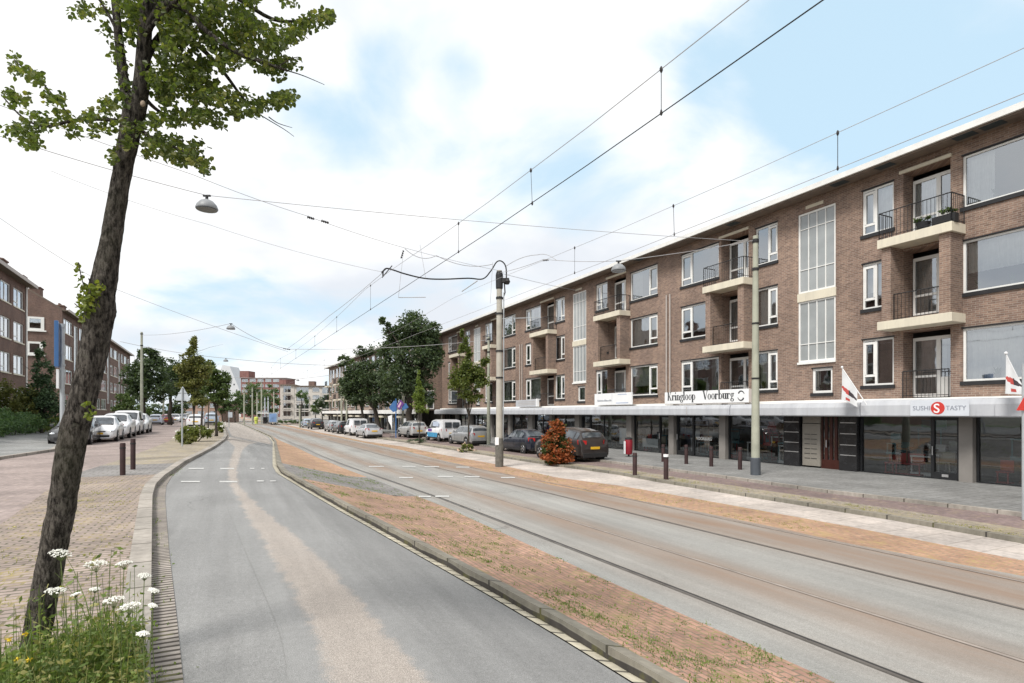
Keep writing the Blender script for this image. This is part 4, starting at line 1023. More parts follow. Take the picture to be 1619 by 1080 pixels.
vg = MB(); vg.prism([(-.34,-.25,13.12),(-.34,4.6,16.32),(-.34,4.6,16.5),(-.34,-.25,13.32)], (.4,0,0)); vg.build('verge_board', soff_m, bc)
for (z0,z1,ya,yb) in ((10.8,12.3,1.6,3.2),(8.05,9.5,1.7,3.2)):
    m = MB().box(-.40,-.325,ya,yb,z0,z0+.22).box(-.40,-.325,ya,yb,z1-.22,z1).box(-.40,-.325,ya,ya+.3,z0+.22,z1-.22).box(-.40,-.325,yb-.3,yb,z0+.22,z1-.22).box(-.46,-.325,ya-.2,yb+.2,z0-.15,z0-.003)
    gw = m.build('gable_window', white_m, bc); MB().box(-.34,-.33,ya+.25,yb-.25,z0+.2,z1-.2).build('pane', glass_m, gw)
for px in (52, 79, 101): 
    Yc = 66+{52:2,79:1.5,101:3}[px]
    chim(bc, {52:.9,79:3.2,101:7.5}[px], {52:3.6,79:2.6,101:1.2}[px], 1.5, {52:15.4,79:14.6,101:13.3}[px])
for s in (17, 27, 36, 45, 54): chim(bc, s, 1.2, 1.3, 13.3)
# far white flats, brick slab block, white leaning office
def farbox(name, label, px0, px1, pytop, Y, depth, mat, rows, pattern, rz=0, wallbot=0, framem=white_m, slabm=None):
    a = at(px0, HY, Y); b_ = at(px1, HY, Y); h = CAMZ + (HY-pytop)*Y/F
    e = thing(name, label, 'building', (a.x, Y, 0), rz)
    n = rows; hh_ = (h-1.2)/n; rr_ = [(1.2+i*hh_+hh_*.30, 1.2+i*hh_+hh_*.86) for i in range(n)]
    simple_rows(e, 0, (b_.x-a.x)/math.cos(rz), rr_, pattern, mat, -.3, h, depth, rng=rb, framemat=framem, slabm=slabm)
    MB().box(-.6, (b_.x-a.x)/math.cos(rz)+.6, -.6, depth+.6, h+.003, h+.25).build('roof', soff_m, e)
    return e, h
white_wall = plain('pale_render', (.50,.47,.43), .8, .08, .4)
e, h = farbox('apartment_building', 'pale four-storey flats closing the street behind the tram stop', 466, 560, 611, 190, 10, white_wall, 4, [('r',4.2),('x',1.2),('w',2.4),('x',.8)], slabm=white_wall)
for x in (3.5, 12.5, 17): MB().box(x, x+2.0, 3, 5, h+.26, h+1.9).build('roof_house', wall2_m, e)
e, h = farbox('apartment_building', 'cream flats with stacked balconies left of the pale four-storey flats', 443, 464, 609, 200, 12, white_wall, 4, [('x',.5),('r',2.6),('x',.8)], rz=.15, slabm=white_wall)
e, h = farbox('tower_block', 'long red brick slab block far behind the green trees', 381, 452, 598, 330, 14, wallbrick('red_brick', (.24,.11,.10), (.20,.09,.085), (.22,.16,.14)), 7, [('w',3.6),('x',.9)])
MB().box(-.6,4.6,-.3,8,h+.26,h+4.2).build('lift_tower', MATS['red_brick'], e)
Yo = 360; pts = [(343,598),(352,577),(363,579),(381,622),(381,640),(343,640)]
e = thing('office_building', 'white office with a slanting facade far down the street', 'building', at(343,HY,Yo) - Vector((0,0,CAMZ)))
pp = [at(x, y, Yo) for x, y in pts]; a0 = at(343,HY,Yo); pp = [(p.x-a0.x, 0, max(0,p.z) if y < 640 else 0) for p, (x,y) in zip(pp, pts)]
MB().prism(pp, (0,12,0)).build('wall', plain('white_cladding',(.56,.58,.60),.5,.05,.2), e)
m = MB()
for (x, y) in ((362,590),(366,599),(370,608),(374,617)):
    p = at(x, y, Yo); xx = p.x-a0.x; m.box(xx-.35, xx+.5, -.05, -.003, p.z-.5, p.z+.5)
m.build('window', autogl_m, e)

e, h = farbox('apartment_building', 'low peach brick houses behind the parked cars far up the left road', 290, 352, 636, 150, 9, wallbrick('peach_brick', (.36,.24,.19), (.30,.20,.16), (.32,.27,.23)), 2, [('w',1.8),('x',1.4)])
# ------------------------------------------------------------------ posts, bollards, signs
def post_thing(name, label, cat, px, py, off, group=None):
    g_ = G(px, py, off); return thing(name, label, cat, g_, 0, group), g_
def concpost(label, px, py, off, topy, r0, r1, mat, dark=None, group='concrete posts carrying the overhead wires', Y=None):
    if Y: g_ = at(px, HY, Y); g_.z = zg(g_.x, Y, off); e = thing('utility_post', label, 'post', g_, 0, group)
    else: e, g_ = post_thing('utility_post', label, 'post', px, py, off, group)
    H = CAMZ + (HY-topy)*g_.y/F - g_.z
    mb = MB(); n = 10; mb.tube([(0,0,H*i/n) for i in range(n+1)], [r0+(r1-r0)*i/n for i in range(n+1)], 12); mb.build('post', mat, e, smooth=True)
    if dark: MB().lathe([(r0+.02,0),(r0+.02,dark),(r0+.004,dark+.02)], 14).build('painted_base', postbase_m, e, smooth=True)
    m = MB()
    for z in (H*.98, H*.86): m.lathe([(r1+.03,z-.05),(r1+.03,z+.05)], 12)
    m.build_each('clamp', plastic_m, e); return e, g_, H
pA, gA, HA = concpost('tall weathered concrete post with a thick cable arch, on the track side strip', 789.5, 738, .1, 428, .165, .125, conc2_m)
m = MB()   # insulators and switch gear on the post head
m.lathe([(.10,HA-.9),(.16,HA-.8),(.17,HA-.2),(.12,HA-.02)], 12); m.box(.10,.45,-.1,.1,HA-.55,HA-.35).lathe([(.09,HA-.62),(.15,HA-.5),(.09,HA-.38)],10,0,(.35,0,0))
m.tube([(.22,0,HA-.5),(.26,0,HA-1.0),(.16,0,HA-1.3),(.02,-.14,HA-1.2)], .03, 6)
m.build('switch_gear', plastic_m, pA)
MB().tube([(.2,-.02,HA-1.0),(.2,-.02,HA-4),(.17,-.02,1.2)], .028, 6).build('cable_duct', steelpost_m, pA)
m = MB()
for z in (HA-2.0, HA-3.7, HA*.45): m.lathe([(.175,z),(.175,z+.07)], 12)
m.build_each('strap', plastic_m, pA); MB().tube([(-.15,0,HA-2.2),(1.9,-.1,HA-2.15)], .018, 6).build('bracket_arm', steelpost_m, pA)
MB().box(-.19,-.02,-.20,-.165,1.0,1.35).build('small_notice', signwhite_m, pA)
for w_ in (.25,): MB().lathe([(.185,0),(.19,.9),(.176,1.3)], 14).build('dark_foot', plain('stained_concrete',(.13,.125,.11),.9,.35,6), pA, smooth=True)
pB, gB, HB = concpost('pale green-grey concrete post with a blue-grey base beside the Kringloop Voorburg shop', 1194.5, 751, .28, 373, .155, .09, conc_m, .62)
m = MB()
for z in (HB*.40, HB*.63, HB*.97): m.lathe([(.165-.055*z/HB,z),(.165-.055*z/HB,z+.06)], 12)
m.build_each('strap', plastic_m, pB)
pC, gC, HC = concpost('slim pale post behind the yellow-green young tree', 772.5, 0, .28, 533, .14, .08, conc_m, Y=41)
pD, gD, HD = concpost('tall pale post behind the white parked cars on the left', 224, 0, .1, 525, .15, .10, conc_m, Y=57)
pE, gE, HE = concpost('shorter pale post beside the light blue car on the left', 258.5, 0, .1, 613, .14, .10, conc_m, Y=85)
for i, (px, ty, lab) in enumerate(((386,612,'leftmost of the thin posts far off before the green trees'),(399,612,'second thin post from the left before the far green trees'),(406.5,620,'shorter third thin post before the far green trees'),(413.5,604,'tallest of the thin posts above the tram shelter'),(418.8,628,'short white post just above the tram shelter roof'),(424,627,'short white post at the middle of the tram shelter'),(433,618,'thin post at the right end of the tram shelter'),(474,640,'thin post among the far dark cars'),(540,600,'thin lamp post by the far end of the lighter block'),(548,620,'thin post left of the large street trees'))):
    concpost(lab, px, 0, .1, ty, .16, .13, signback_m if 'white' in lab else conc_m, Y=(120 if i < 7 else 95))
concpost('pale street post between the two large trees', 637, 0, .28, 590, .13, .10, conc_m, Y=66)
def bollard(label, px, py, off, H, r, group, tip=None, cat='bollard'):
    e, g_ = post_thing('bollard', label, cat, px, py, off, group)
    MB().lathe([(r,0),(r,H-.03),(r*.9,H)], 14).build('post', bol_m, e, smooth=True)
    MB().lathe([(r+.006,H*.82),(r+.006,H*.87)], 14).build('band', plastic_m, e)
    if tip: MB().lathe([(r+.008,H*.88),(r+.008,H*.985)], 14).build('reflector', signwhite_m, e)
bollard('nearer of the two rust-brown bollards by the curved kerb', 194, 751, .1, .80, .062, 'bollards on the tiled patch')
bollard('farther of the two rust-brown bollards by the curved kerb', 210.3, 742, .1, .84, .062, 'bollards on the tiled patch')
gr = 'brown bollards before the shops'
bollard('bollard left of the gap in the service road kerb', 1003.7, 751, .2, .84, .085, gr)
bollard('nearest brown bollard with a white tip at the end of the kerb gap', 1053, 757.5, .2, .90, .085, gr, True)
bollard('small brown bollard behind the white-tipped one', 1048.5, 730, .28, .8, .08, gr)
bollard('brown bollard before the blue thrift shop door', 1085, 733.5, .28, .85, .08, gr)
bollard('brown bollard left of the middle grey pilaster', 1124.5, 737.5, .28, .85, .08, gr)
bollard('dark bollard just left of the post with the blue-grey base', 1170, 742.5, .28, .9, .08, gr)
# red rubbish bin
e, g_ = post_thing('litter_bin', 'red post-mounted litter bin with a pale left side before the shop window', 'litter bin', 994, 722, .28)
MB().lathe([(.16,.12),(.19,.2),(.205,.80),(.18,.90)], 16).build('bin', binred_m, e, smooth=True); MB().box(-.24,-.19,-.13,.13,.15,.80).build('side_plate', signwhite_m, e); MB().tube([(0,0,0),(0,0,.14)], .05, 8).build('foot', plastic_m, e)
MB().lathe([(.20,.90),(.19,.97),(.05,1.03)], 16).build('lid', plastic_m, e, smooth=True)
# warning sign, right edge
e, g_ = post_thing('warning_sign', 'red and white triangular warning sign on a grey post at the right edge', 'road sign', 1618.5, 822, .2)
H = CAMZ + (HY-600)*g_.y/F - g_.z + .1
MB().tube([(0,0,0),(0,0,H+.25)], .035, 10).build('post', steelpost_m, e, smooth=True)
def tri(c, s, y, rot=0):
    return [(c[0]+s*math.cos(R(90+120*k)), y, c[2]+s*math.sin(R(90+120*k))) for k in range(3)]
zc = CAMZ + (HY-649)*g_.y/F - g_.z + .27; cx_ = .26
MB().prism(tri((cx_,0,zc),.54,-.06), (0,.012,0)).build('red_triangle', signred_m, e); MB().prism(tri((cx_,0,zc),.34,-.068), (0,.007,0)).build('white_triangle', signwhite_m, e); MB().box(-.04,cx_+.05,-.046,-.0,zc-.1,zc-.06).build('bracket', steelpost_m, e)
# back of triangular sign, left
e, g_ = post_thing('warning_sign', 'grey back of a triangular sign at the tip of the flowered verge', 'road sign', 288, 706, .1)
H = CAMZ + (HY-613)*g_.y/F - g_.z
MB().tube([(0,0,0),(0,0,H)], .035, 8).build('post', steelpost_m, e); s_ = 12.3*g_.y/F
zc = H - s_*.98
MB().prism(tri((0,0,zc),s_*1.15,.04), (0,.02,0)).build('triangle', signback_m, e)
m = MB(); m.box(-.3,.3,.02,.038,zc-.25,zc-.2).box(-.2,.2,.02,.038,zc+.1,zc+.14); m.build('bracket', steelpost_m, e)
# blue sign seen edge-on behind the trunk
gY = 17.5; g_ = at(98.5, HY, gY); g_.z = zg(g_.x, gY, .1)
e = thing('street_sign', 'tall blue board seen almost edge-on, on a grey post by the leaning trunk', 'road sign', g_, R(36))
H = CAMZ + (HY-512)*gY/F - g_.z
MB().tube([(0,0,0),(0,0,H)], .062, 10).build('post', steelpost_m, e, smooth=True)
MB().box(-.17,-.07,-.55,.05,H-1.35,H+.02).build('sign_board', blue_m, e, bevel=.01); MB().box(-.13,-.07,-.4,.1,H-2.0,H-1.42).build('lower_board', signwhite_m, e)
m = MB()
for z in (H-.12,H-.95,H-1.3): m.lathe([(.08,z),(.08,z+.06)], 10)
m.build_each('clamp', steelpost_m, e)
# blue signs and banner by the big trees
gY = 52; 
def yobj(name, label, cat, px, gY, off): g_ = at(px, HY, gY); g_.z = zg(g_.x, gY, off); return thing(name, label, cat, g_), g_
e, g_ = yobj('street_sign', 'blue arrow-shaped boards with a purple diamond on a pole between the trees', 'road sign', 626, gY, .28)
H = CAMZ + (HY-632)*gY/F - g_.z
MB().tube([(0,0,0),(0,0,H+.1)], .05, 8).build('post', blue_m, e)
MB().prism([(-.65,0,H-.75),(-.2,0,H-.1),(.1,0,H-.1),(.1,0,H-1.0),(-.25,0,H-1.15)], (0,.03,0)).build('left_board', blue_m, e)
MB().prism([(.05,-.04,H-.6),(.42,-.04,H),(.75,-.04,H-.35),(.35,-.04,H-.95)], (0,.03,0)).build('purple_diamond', plain('purple',(.13,.04,.22),.5,.05), e)
MB().prism([(.17,-.06,H-.62),(.42,-.06,H-.2),(.52,-.06,H-.32),(.30,-.06,H-.75)], (0,.01,0)).build('diamond_stripe', plain('pink',(.6,.4,.5),.5,.05), e)
MB().prism([(.6,.02,H-1.0),(.5,.02,H-.5),(.9,.02,H-.3),(1.15,.02,H-.7)], (0,.03,0)).build('right_board', blue_m, e)
e, g_ = yobj('pavement_banner', 'white and pale blue flag banner standing left of the blue sign pole', 'banner', 620, 53, .28)
MB().tube([(0,0,0),(0,0,2.2)], .02, 6).build('pole', steelpost_m, e)
MB().prism([(.02,0,.5),(.02,0,2.1),(-.4,0,1.95),(-.35,0,1.5),(-.12,0,1.1)], (0,.02,0)).build('banner_cloth', signwhite_m, e); MB().lathe([(.25,0),(.22,.08)],12).build('foot', plastic_m, e)
e, g_ = yobj('pavement_board', 'white upright board leaning near the big right trunk', 'board', 643, 57, .28)
MB().box(-.3,.3,-.02,.02,.3,1.75).build('board', signwhite_m, e); MB().box(-.3,-.25,-.25,.25,0,.3).box(.25,.3,-.25,.25,0,.3).build('foot', plastic_m, e)
# tram stop
Ys = 118
e, g_ = yobj('tram_shelter', 'glass tram shelter with a blue poster end far down the tracks', 'shelter', 411, Ys, .1)
wS = 24*Ys/F
MB().box(-.2,wS,-.9,.9,2.35,2.5).build('roof', fasc2_m, e)
m = MB()
for x in (0,wS*.33,wS*.66,wS-.2): m.box(x,x+.1,.7,.8,.2,2.35)
m.build_each('post', steelpost_m, e); MB().quad((0,.75,.3),(wS-.2,.75,.3),(wS-.2,.75,2.3),(0,.75,2.3)).build('pane', glass_m, e)
MB().box(.5,1.2,.3,.6,.2,1.6).box(1.5,1.9,.2,.6,.2,1.7).build('bench', plastic_m, e)
MB().box(-.8,wS+3,-1.6,1.6,-.1,.22).build('platform', kerb_m, e)
e, g_ = yobj('poster_case', 'blue poster case at the right end of the tram shelter', 'poster case', 432, Ys-2, .3)
MB().box(-.9,.9,-.15,.15,.3,2.3).build('case', steelpost_m, e); MB().box(-.75,.75,-.17,-.152,.45,2.15).build('poster', plain('poster_blue',(.16,.26,.45),.4,.35,1.2), e); MB().box(-.5,-.3,-.1,.1,0,.3).box(.3,.5,-.1,.1,0,.3).build('foot', plastic_m, e)  # poster print in its own mottled blue
e, g_ = yobj('traffic_bollard', 'lime yellow island beacon left of the tram shelter', 'beacon', 405, Ys, .1)
MB().lathe([(.3,0),(.3,.9),(.42,1.0),(.42,1.5),(.2,1.65)], 12).build('beacon', plain('lime_yellow',(.55,.62,.12),.5,.05), e)
e, g_ = yobj('traffic_sign', 'small white sign on a thin post at the far end of the lane', 'road sign', 362, 75, .1)
MB().tube([(0,0,0),(0,0,2.2)], .05, 6).build('post', steelpost_m, e); MB().box(-.1,.45,-.03,.03,1.3,2.0).build('sign_board', signback_m, e)

# ------------------------------------------------------------------ hanging lamps and overhead wires
lampgrey = plain('lamp_hood', (.23,.24,.25), .5, .15, 6)
def hang_lamp(px, py, Y, label):
    p = at(px, py, Y); e = thing('hanging_lamp', label, 'street lamp', p, 0, 'street lamps hung from wires')
    MB().lathe([(.25,-.09),(.255,-.07),(.22,.02),(.15,.10),(.07,.14)], 20).build('hood', lampgrey, e, smooth=True)
    MB().lathe([(.235,-.11),(.24,-.08)], 20).build('lens', plain('lamp_lens',(.10,.11,.12),.2,.1) if 'lamp_lens' not in MATS else MATS['lamp_lens'], e)
    MB().tube([(0,0,.13),(0,0,.24)], .035, 8).box(-.09,.09,-.02,.02,.22,.26).build('hanger', plastic_m, e)
    return p + Vector((0,0,.25))
def wire(name, label, pts, r, cat='overhead wire', group='overhead wires across the street', sag=0.0, mat=None, extra=None, seg=6):
    P = []
    for (a, b) in zip(pts, pts[1:]):
        n = 14; a, b = Vector(a), Vector(b)
        for i in range(n):
            u = i/n; q_ = a.lerp(b, u); q_.z -= sag*4*u*(1-u); P.append(q_)
    P.append(Vector(pts[-1])); o = P[0].copy()
    e = thing(name, label, cat, o, 0, group)
    MB().tube([p-o for p in P], r, seg).build('wire', mat or wire_m, e); return e, o
l1 = hang_lamp(327, 325, 14, 'large hanging lamp right of the leaning tree crown')
l2 = hang_lamp(365, 518, 35, 'small hanging lamp above the left road')
l3 = hang_lamp(978, 424, 19.5, 'hanging lamp in front of the brick facade by the roof')
l4 = hang_lamp(357, 570, 62, 'tiny far hanging lamp above the young trees')
l5 = hang_lamp(471, 601.5, 95, 'tiny far hanging lamp before the white flats')
def inter(px, py, Y): return at(px, py, Y)
def sep_ins(e, o, pts, u0=.3, mat=None):
    return
wire('span_wire', 'thin wire carrying the large hanging lamp', [at(-260,128,10), l1, gB+Vector((-.1,0,HB-.2))], .0075, sag=.10)
wire('span_wire', 'second thin wire above the large hanging lamp', [at(-200,90,10.5), at(307,277,14.4), at(484,341,17), at(640,392,20.5), gA+Vector((0,0,HA+.0))], .0075, sag=.04)
wire('span_wire', 'thin wire from the post on the left to the small hanging lamp and beyond', [gD+Vector((0,0,HD-.3)), l2, at(455,552,38), gC+Vector((0,0,HC-.2))], .014, sag=.22)
wire('span_wire', 'thin wire from far left over the small lamp', [at(0,345,30), at(170,452,33), at(455,556,38.5)], .012, sag=.1)
wire('span_wire', 'thin wire carrying the lamp before the facade', [gB+Vector((0,0,HB-.15)), l3, at(860,410,22), gA+Vector((0,0,HA-.1))], .010, sag=.05)
wire('span_wire', 'thin wire from the post head to the brick facade', [gA+Vector((0,0,HA-.1)), W(FD-.02, fxt(918), 10.95)], .011, sag=.05)
wire('span_wire', 'thin wire over the lane middle from the crown to the cable arch', [at(80,270,22), at(330,355,23), at(604,430,23.4)], .008, sag=.12)
wire('span_wire', 'thin wire from the cable clamp to the track crossing', [at(604,432,23.4), at(520,500,30), at(455,551,38)], .010, sag=.05)
wire('span_wire', 'thin far wire from the lamp above the young trees', [at(190,540,60), l4, at(560,578,66)], .024, sag=.2)
wire('span_wire', 'thin far wire of the lamp before the white flats', [at(300,590,95), l5, at(700,560,60)], .028, sag=.3)
m_ins = MB()
# contact and carrier wires above both tracks (they follow the track)
def wline(Dfun, z, T0, T1, step=6): 
    P = []; T = T0
    while T <= T1: P.append(W(Dfun(T), T, z)); T += step
    return P
dL = lambda T: 5.32 + (bend(T) if T > 10 else 0)*.75; dR = lambda T: 9.22 + (bend(T) if T > 10 else 0)*.75
def track_wires(dfun, label, tdrops, cz, mz, group):
    P = wline(dfun, cz, -8, 150, 4)
    e = thing('overhead_line', label, 'overhead line', P[0], 0, group)
    MB().tube([p-P[0] for p in P], .0085 if 'nearer' in label else .006, 6).build('contact_wire', black_m if 'nearer' in label else wire_m, e)
    Q = []
    sup = (-22, 23, 58, 95, 150)
    for p, T in zip(P, [ -8+4*i for i in range(len(P))]):
        a = max(s for s in sup if s <= T); b = min(s for s in sup+(151,) if s > T); u = (T-a)/(b-a)
        Q.append(p + Vector((0,0, mz - cz - .45*4*u*(1-u)+.18)))
    MB().tube([p-P[0] for p in Q], .007 if 'nearer' in label else .0055, 6).build('carrier_wire', wire_m, e)
    for T in tdrops:
        p = W(dfun(T), T, cz) - P[0]; i = (T+8)/4; k = int(i); q_ = Q[k].lerp(Q[k+1], i-k) - P[0]
        dm = MB().tube([p, q_], .006, 4).lathe([(.01,-.03),(.022,0),(.01,.05)], 6, 0, p).lathe([(.01,-.05),(.024,-.02),(.024,.01),(.008,.04)], 6, 0, q_)
        dm.build('dropper', ins_m, e)
    return P[0]
tt = lambda dfun, px: (F*dfun(10)/CO/(px-370) - SI*dfun(10))/CO
track_wires(dL, 'overhead line above the nearer tram track', [tt(dL,1046), tt(dL,842), tt(dL,732), 23, 30, 37, 46, 57, 66, 78, 90, 104], 6.6, 7.45, 'tram overhead lines')
track_wires(dR, 'overhead line above the farther tram track', [tt(dR,1325), tt(dR,1067), tt(dR,915), 30, 38, 47, 57, 68, 80, 92], 6.6, 7.45, 'tram overhead lines')
# the thick cable arch from the post to the nearer line
tC = DT(gA.x, gA.y)[1]
top = gA + Vector((.32,0,HA-.45)); P = [top, gA+Vector((.30,0,HA+.15)), gA+Vector((.12,0,HA+.42)), gA+Vector((-.12,0,HA+.40)), gA+Vector((-.38,0,HA+.0)), gA+Vector((-.75,-.03,HA-.38)), at(740,440,24.9), at(700,441.5,24.5), at(670,440,24.2), at(640,433,23.9), at(622,427,23.6), at(611,424.5,23.5), at(606,429,23.4), at(605.5,437,23.4)]
def smooth(P, n=5):
    out = []
    for i in range(len(P)-1):
        p0, p1, p2, p3 = P[max(0,i-1)], P[i], P[i+1], P[min(len(P)-1,i+2)]
        for k in range(n):
            u = k/n; out.append(.5*((2*p1)+(-p0+p2)*u+(2*p0-5*p1+4*p2-p3)*u*u+(-p0+3*p1-3*p2+p3)*u**3))
    out.append(P[-1]); return out
Ps = smooth(P); e = thing('feeder_cable', 'thick black cable looping from the tall post head to the nearer line', 'cable', Ps[0])
MB().tube([p-Ps[0] for p in Ps], .030, 8).build('cable', black_m, e, smooth=True)
MB().tube([at(620,420,23.4)-Ps[0], at(604,439,23.4)-Ps[0]], .022, 6).tube([at(603,431,23.4)-Ps[0], at(610,425,23.4)-Ps[0]], .03, 6).build('end_clamp', plastic_m, e)
wire('span_wire', 'slack wire from the post head over the arch to the near carrier', [gA+Vector((-.3,0,HA+.3)), at(690,404,24.8), at(640,393,24)], .013, sag=.25)
wire('span_wire', 'slack wire loop right of the tall post', [gA+Vector((.3,0,HA+.2)), at(850,403,25), at(880,412,24)], .013, sag=-.12)
e, o = wire('steady_arm', 'short horizontal steady arm holding the contact wire', [at(630,470.5,24), at(673,470,24)], .016, cat='steady arm', group='contact wire arms')
e, o = wire('steady_arm', 'slanting insulator arm on the farther line', [at(730,461,26), at(755,444,26)], .022, cat='steady arm', group='contact wire arms')
for a, b, lab in (((638,396),(630,470),'vertical hanger above the steady arm'),((664,387),(673,440),'curved hanger from the carrier to the cable arch'),((779,415),(775,480),'thin hanger left of the tall post')):
    wire('hanger_wire', lab, [at(*a,24), at(*b,24)], .008, group='hanger wires near the tall post')
def insul(px0, py0, px1, py1, Y, lab):
    a, b = at(px0,py0,Y), at(px1,py1,Y); e = thing('insulator', lab, 'insulator', a, 0, 'insulators in the span wires'); d = b-a
    mb = MB(); pts = []; rr = []
    for i in range(13): pts.append(d*i/12); rr.append(.05 if i % 3 == 1 else .018)
    mb.tube(pts, rr, 6).build('insulator', ins_m, e)
insul(486,343,497,346.5,17,'insulator on the wire near the upper left'); insul(508,349,520,352.5,17.2,'second insulator on the wire near the upper left')
insul(858,412,868,411,25,'insulator right of the tall post'); insul(638,396,634,409,24,'insulator on the vertical hanger')
insul(448,551,459,553,38,'insulator at the far wire crossing')
# ------------------------------------------------------------------ cars
def lerp(a, b, u): return a + (b-a)*u
SPEC = {
 'hatch': dict(L=4.0,W=1.74,st=[(0,.42,.46,.60,.5),(.06,.60,.64,.74,.6),(.3,.72,.78,.84,.7),(.9,.88,.96,.865,.70),(1.65,.93,1.40,.87,.60),(2.2,.94,1.48,.87,.59),(3.1,.96,1.44,.87,.58),(3.62,.97,1.34,.85,.56),(3.88,.94,.98,.81,.62),(3.97,.70,.74,.78,.6),(4.0,.42,.46,.70,.6)],cowl=3,top=4,rt=7,re=8),
 'wagon': dict(L=4.55,W=1.76,st=[(0,.42,.46,.60,.5),(.06,.60,.64,.74,.6),(.35,.72,.78,.84,.7),(1.15,.86,.93,.875,.70),(1.9,.91,1.40,.88,.60),(2.5,.92,1.47,.88,.59),(3.6,.93,1.45,.88,.58),(4.25,.94,1.38,.86,.57),(4.45,.92,.96,.82,.64),(4.53,.70,.74,.78,.6),(4.55,.42,.46,.70,.6)],cowl=3,top=4,rt=7,re=8),
 'sedan': dict(L=4.45,W=1.74,st=[(0,.42,.46,.60,.5),(.06,.58,.62,.74,.6),(.4,.70,.76,.84,.7),(1.25,.84,.91,.87,.70),(2.0,.88,1.34,.875,.58),(2.5,.89,1.40,.875,.57),(3.1,.90,1.36,.87,.56),(3.3,.905,1.30,.87,.56),(3.85,.91,.97,.85,.64),(4.35,.88,.93,.81,.64),(4.42,.68,.72,.78,.6),(4.45,.42,.46,.70,.6)],cowl=3,top=4,rt=7,re=8),
 'suv': dict(L=4.45,W=1.82,st=[(0,.48,.52,.64,.5),(.06,.74,.80,.78,.6),(.3,.88,.96,.87,.7),(1.05,1.02,1.10,.905,.72),(1.75,1.06,1.54,.91,.63),(2.4,1.07,1.63,.91,.62),(3.4,1.09,1.60,.91,.61),(4.05,1.10,1.50,.89,.60),(4.32,1.06,1.10,.85,.66),(4.42,.80,.84,.82,.6),(4.45,.48,.52,.76,.6)],cowl=3,top=4,rt=7,re=8),
 'van': dict(L=4.4,W=1.80,st=[(0,.45,.49,.62,.5),(.06,.74,.80,.76,.6),(.35,.90,.98,.86,.7),(.95,1.02,1.12,.895,.74),(1.6,1.05,1.72,.90,.74),(2.0,1.06,1.82,.90,.75),(3.8,1.06,1.83,.90,.76),(4.25,1.06,1.80,.89,.76),(4.34,1.05,1.10,.88,.78),(4.38,.74,.78,.87,.7),(4.4,.45,.49,.84,.7)],cowl=3,top=4,rt=7,re=8),
}
paints = {}
def paint_m(n, c, metal=.25):
    if n not in paints:
        m, t, p, o = newmat('car_paint_'+n); p.inputs['Base Color'].default_value = rgb(c); p.inputs['Roughness'].default_value = .32; p.inputs['Metallic'].default_value = metal
        p.inputs['Coat Weight'].default_value = .6; p.inputs['Coat Roughness'].default_value = .06
        d = noise(t, coord(t), 5, 5); t.links.new(mixc(t, mathn(t, 'MULTIPLY', mrange(t, d, .45, .8), .5), c, tuple(q*.75+.012 for q in c)), p.inputs['Base Color'])
        paints[n] = m
    return paints[n]
tyre_w = {}
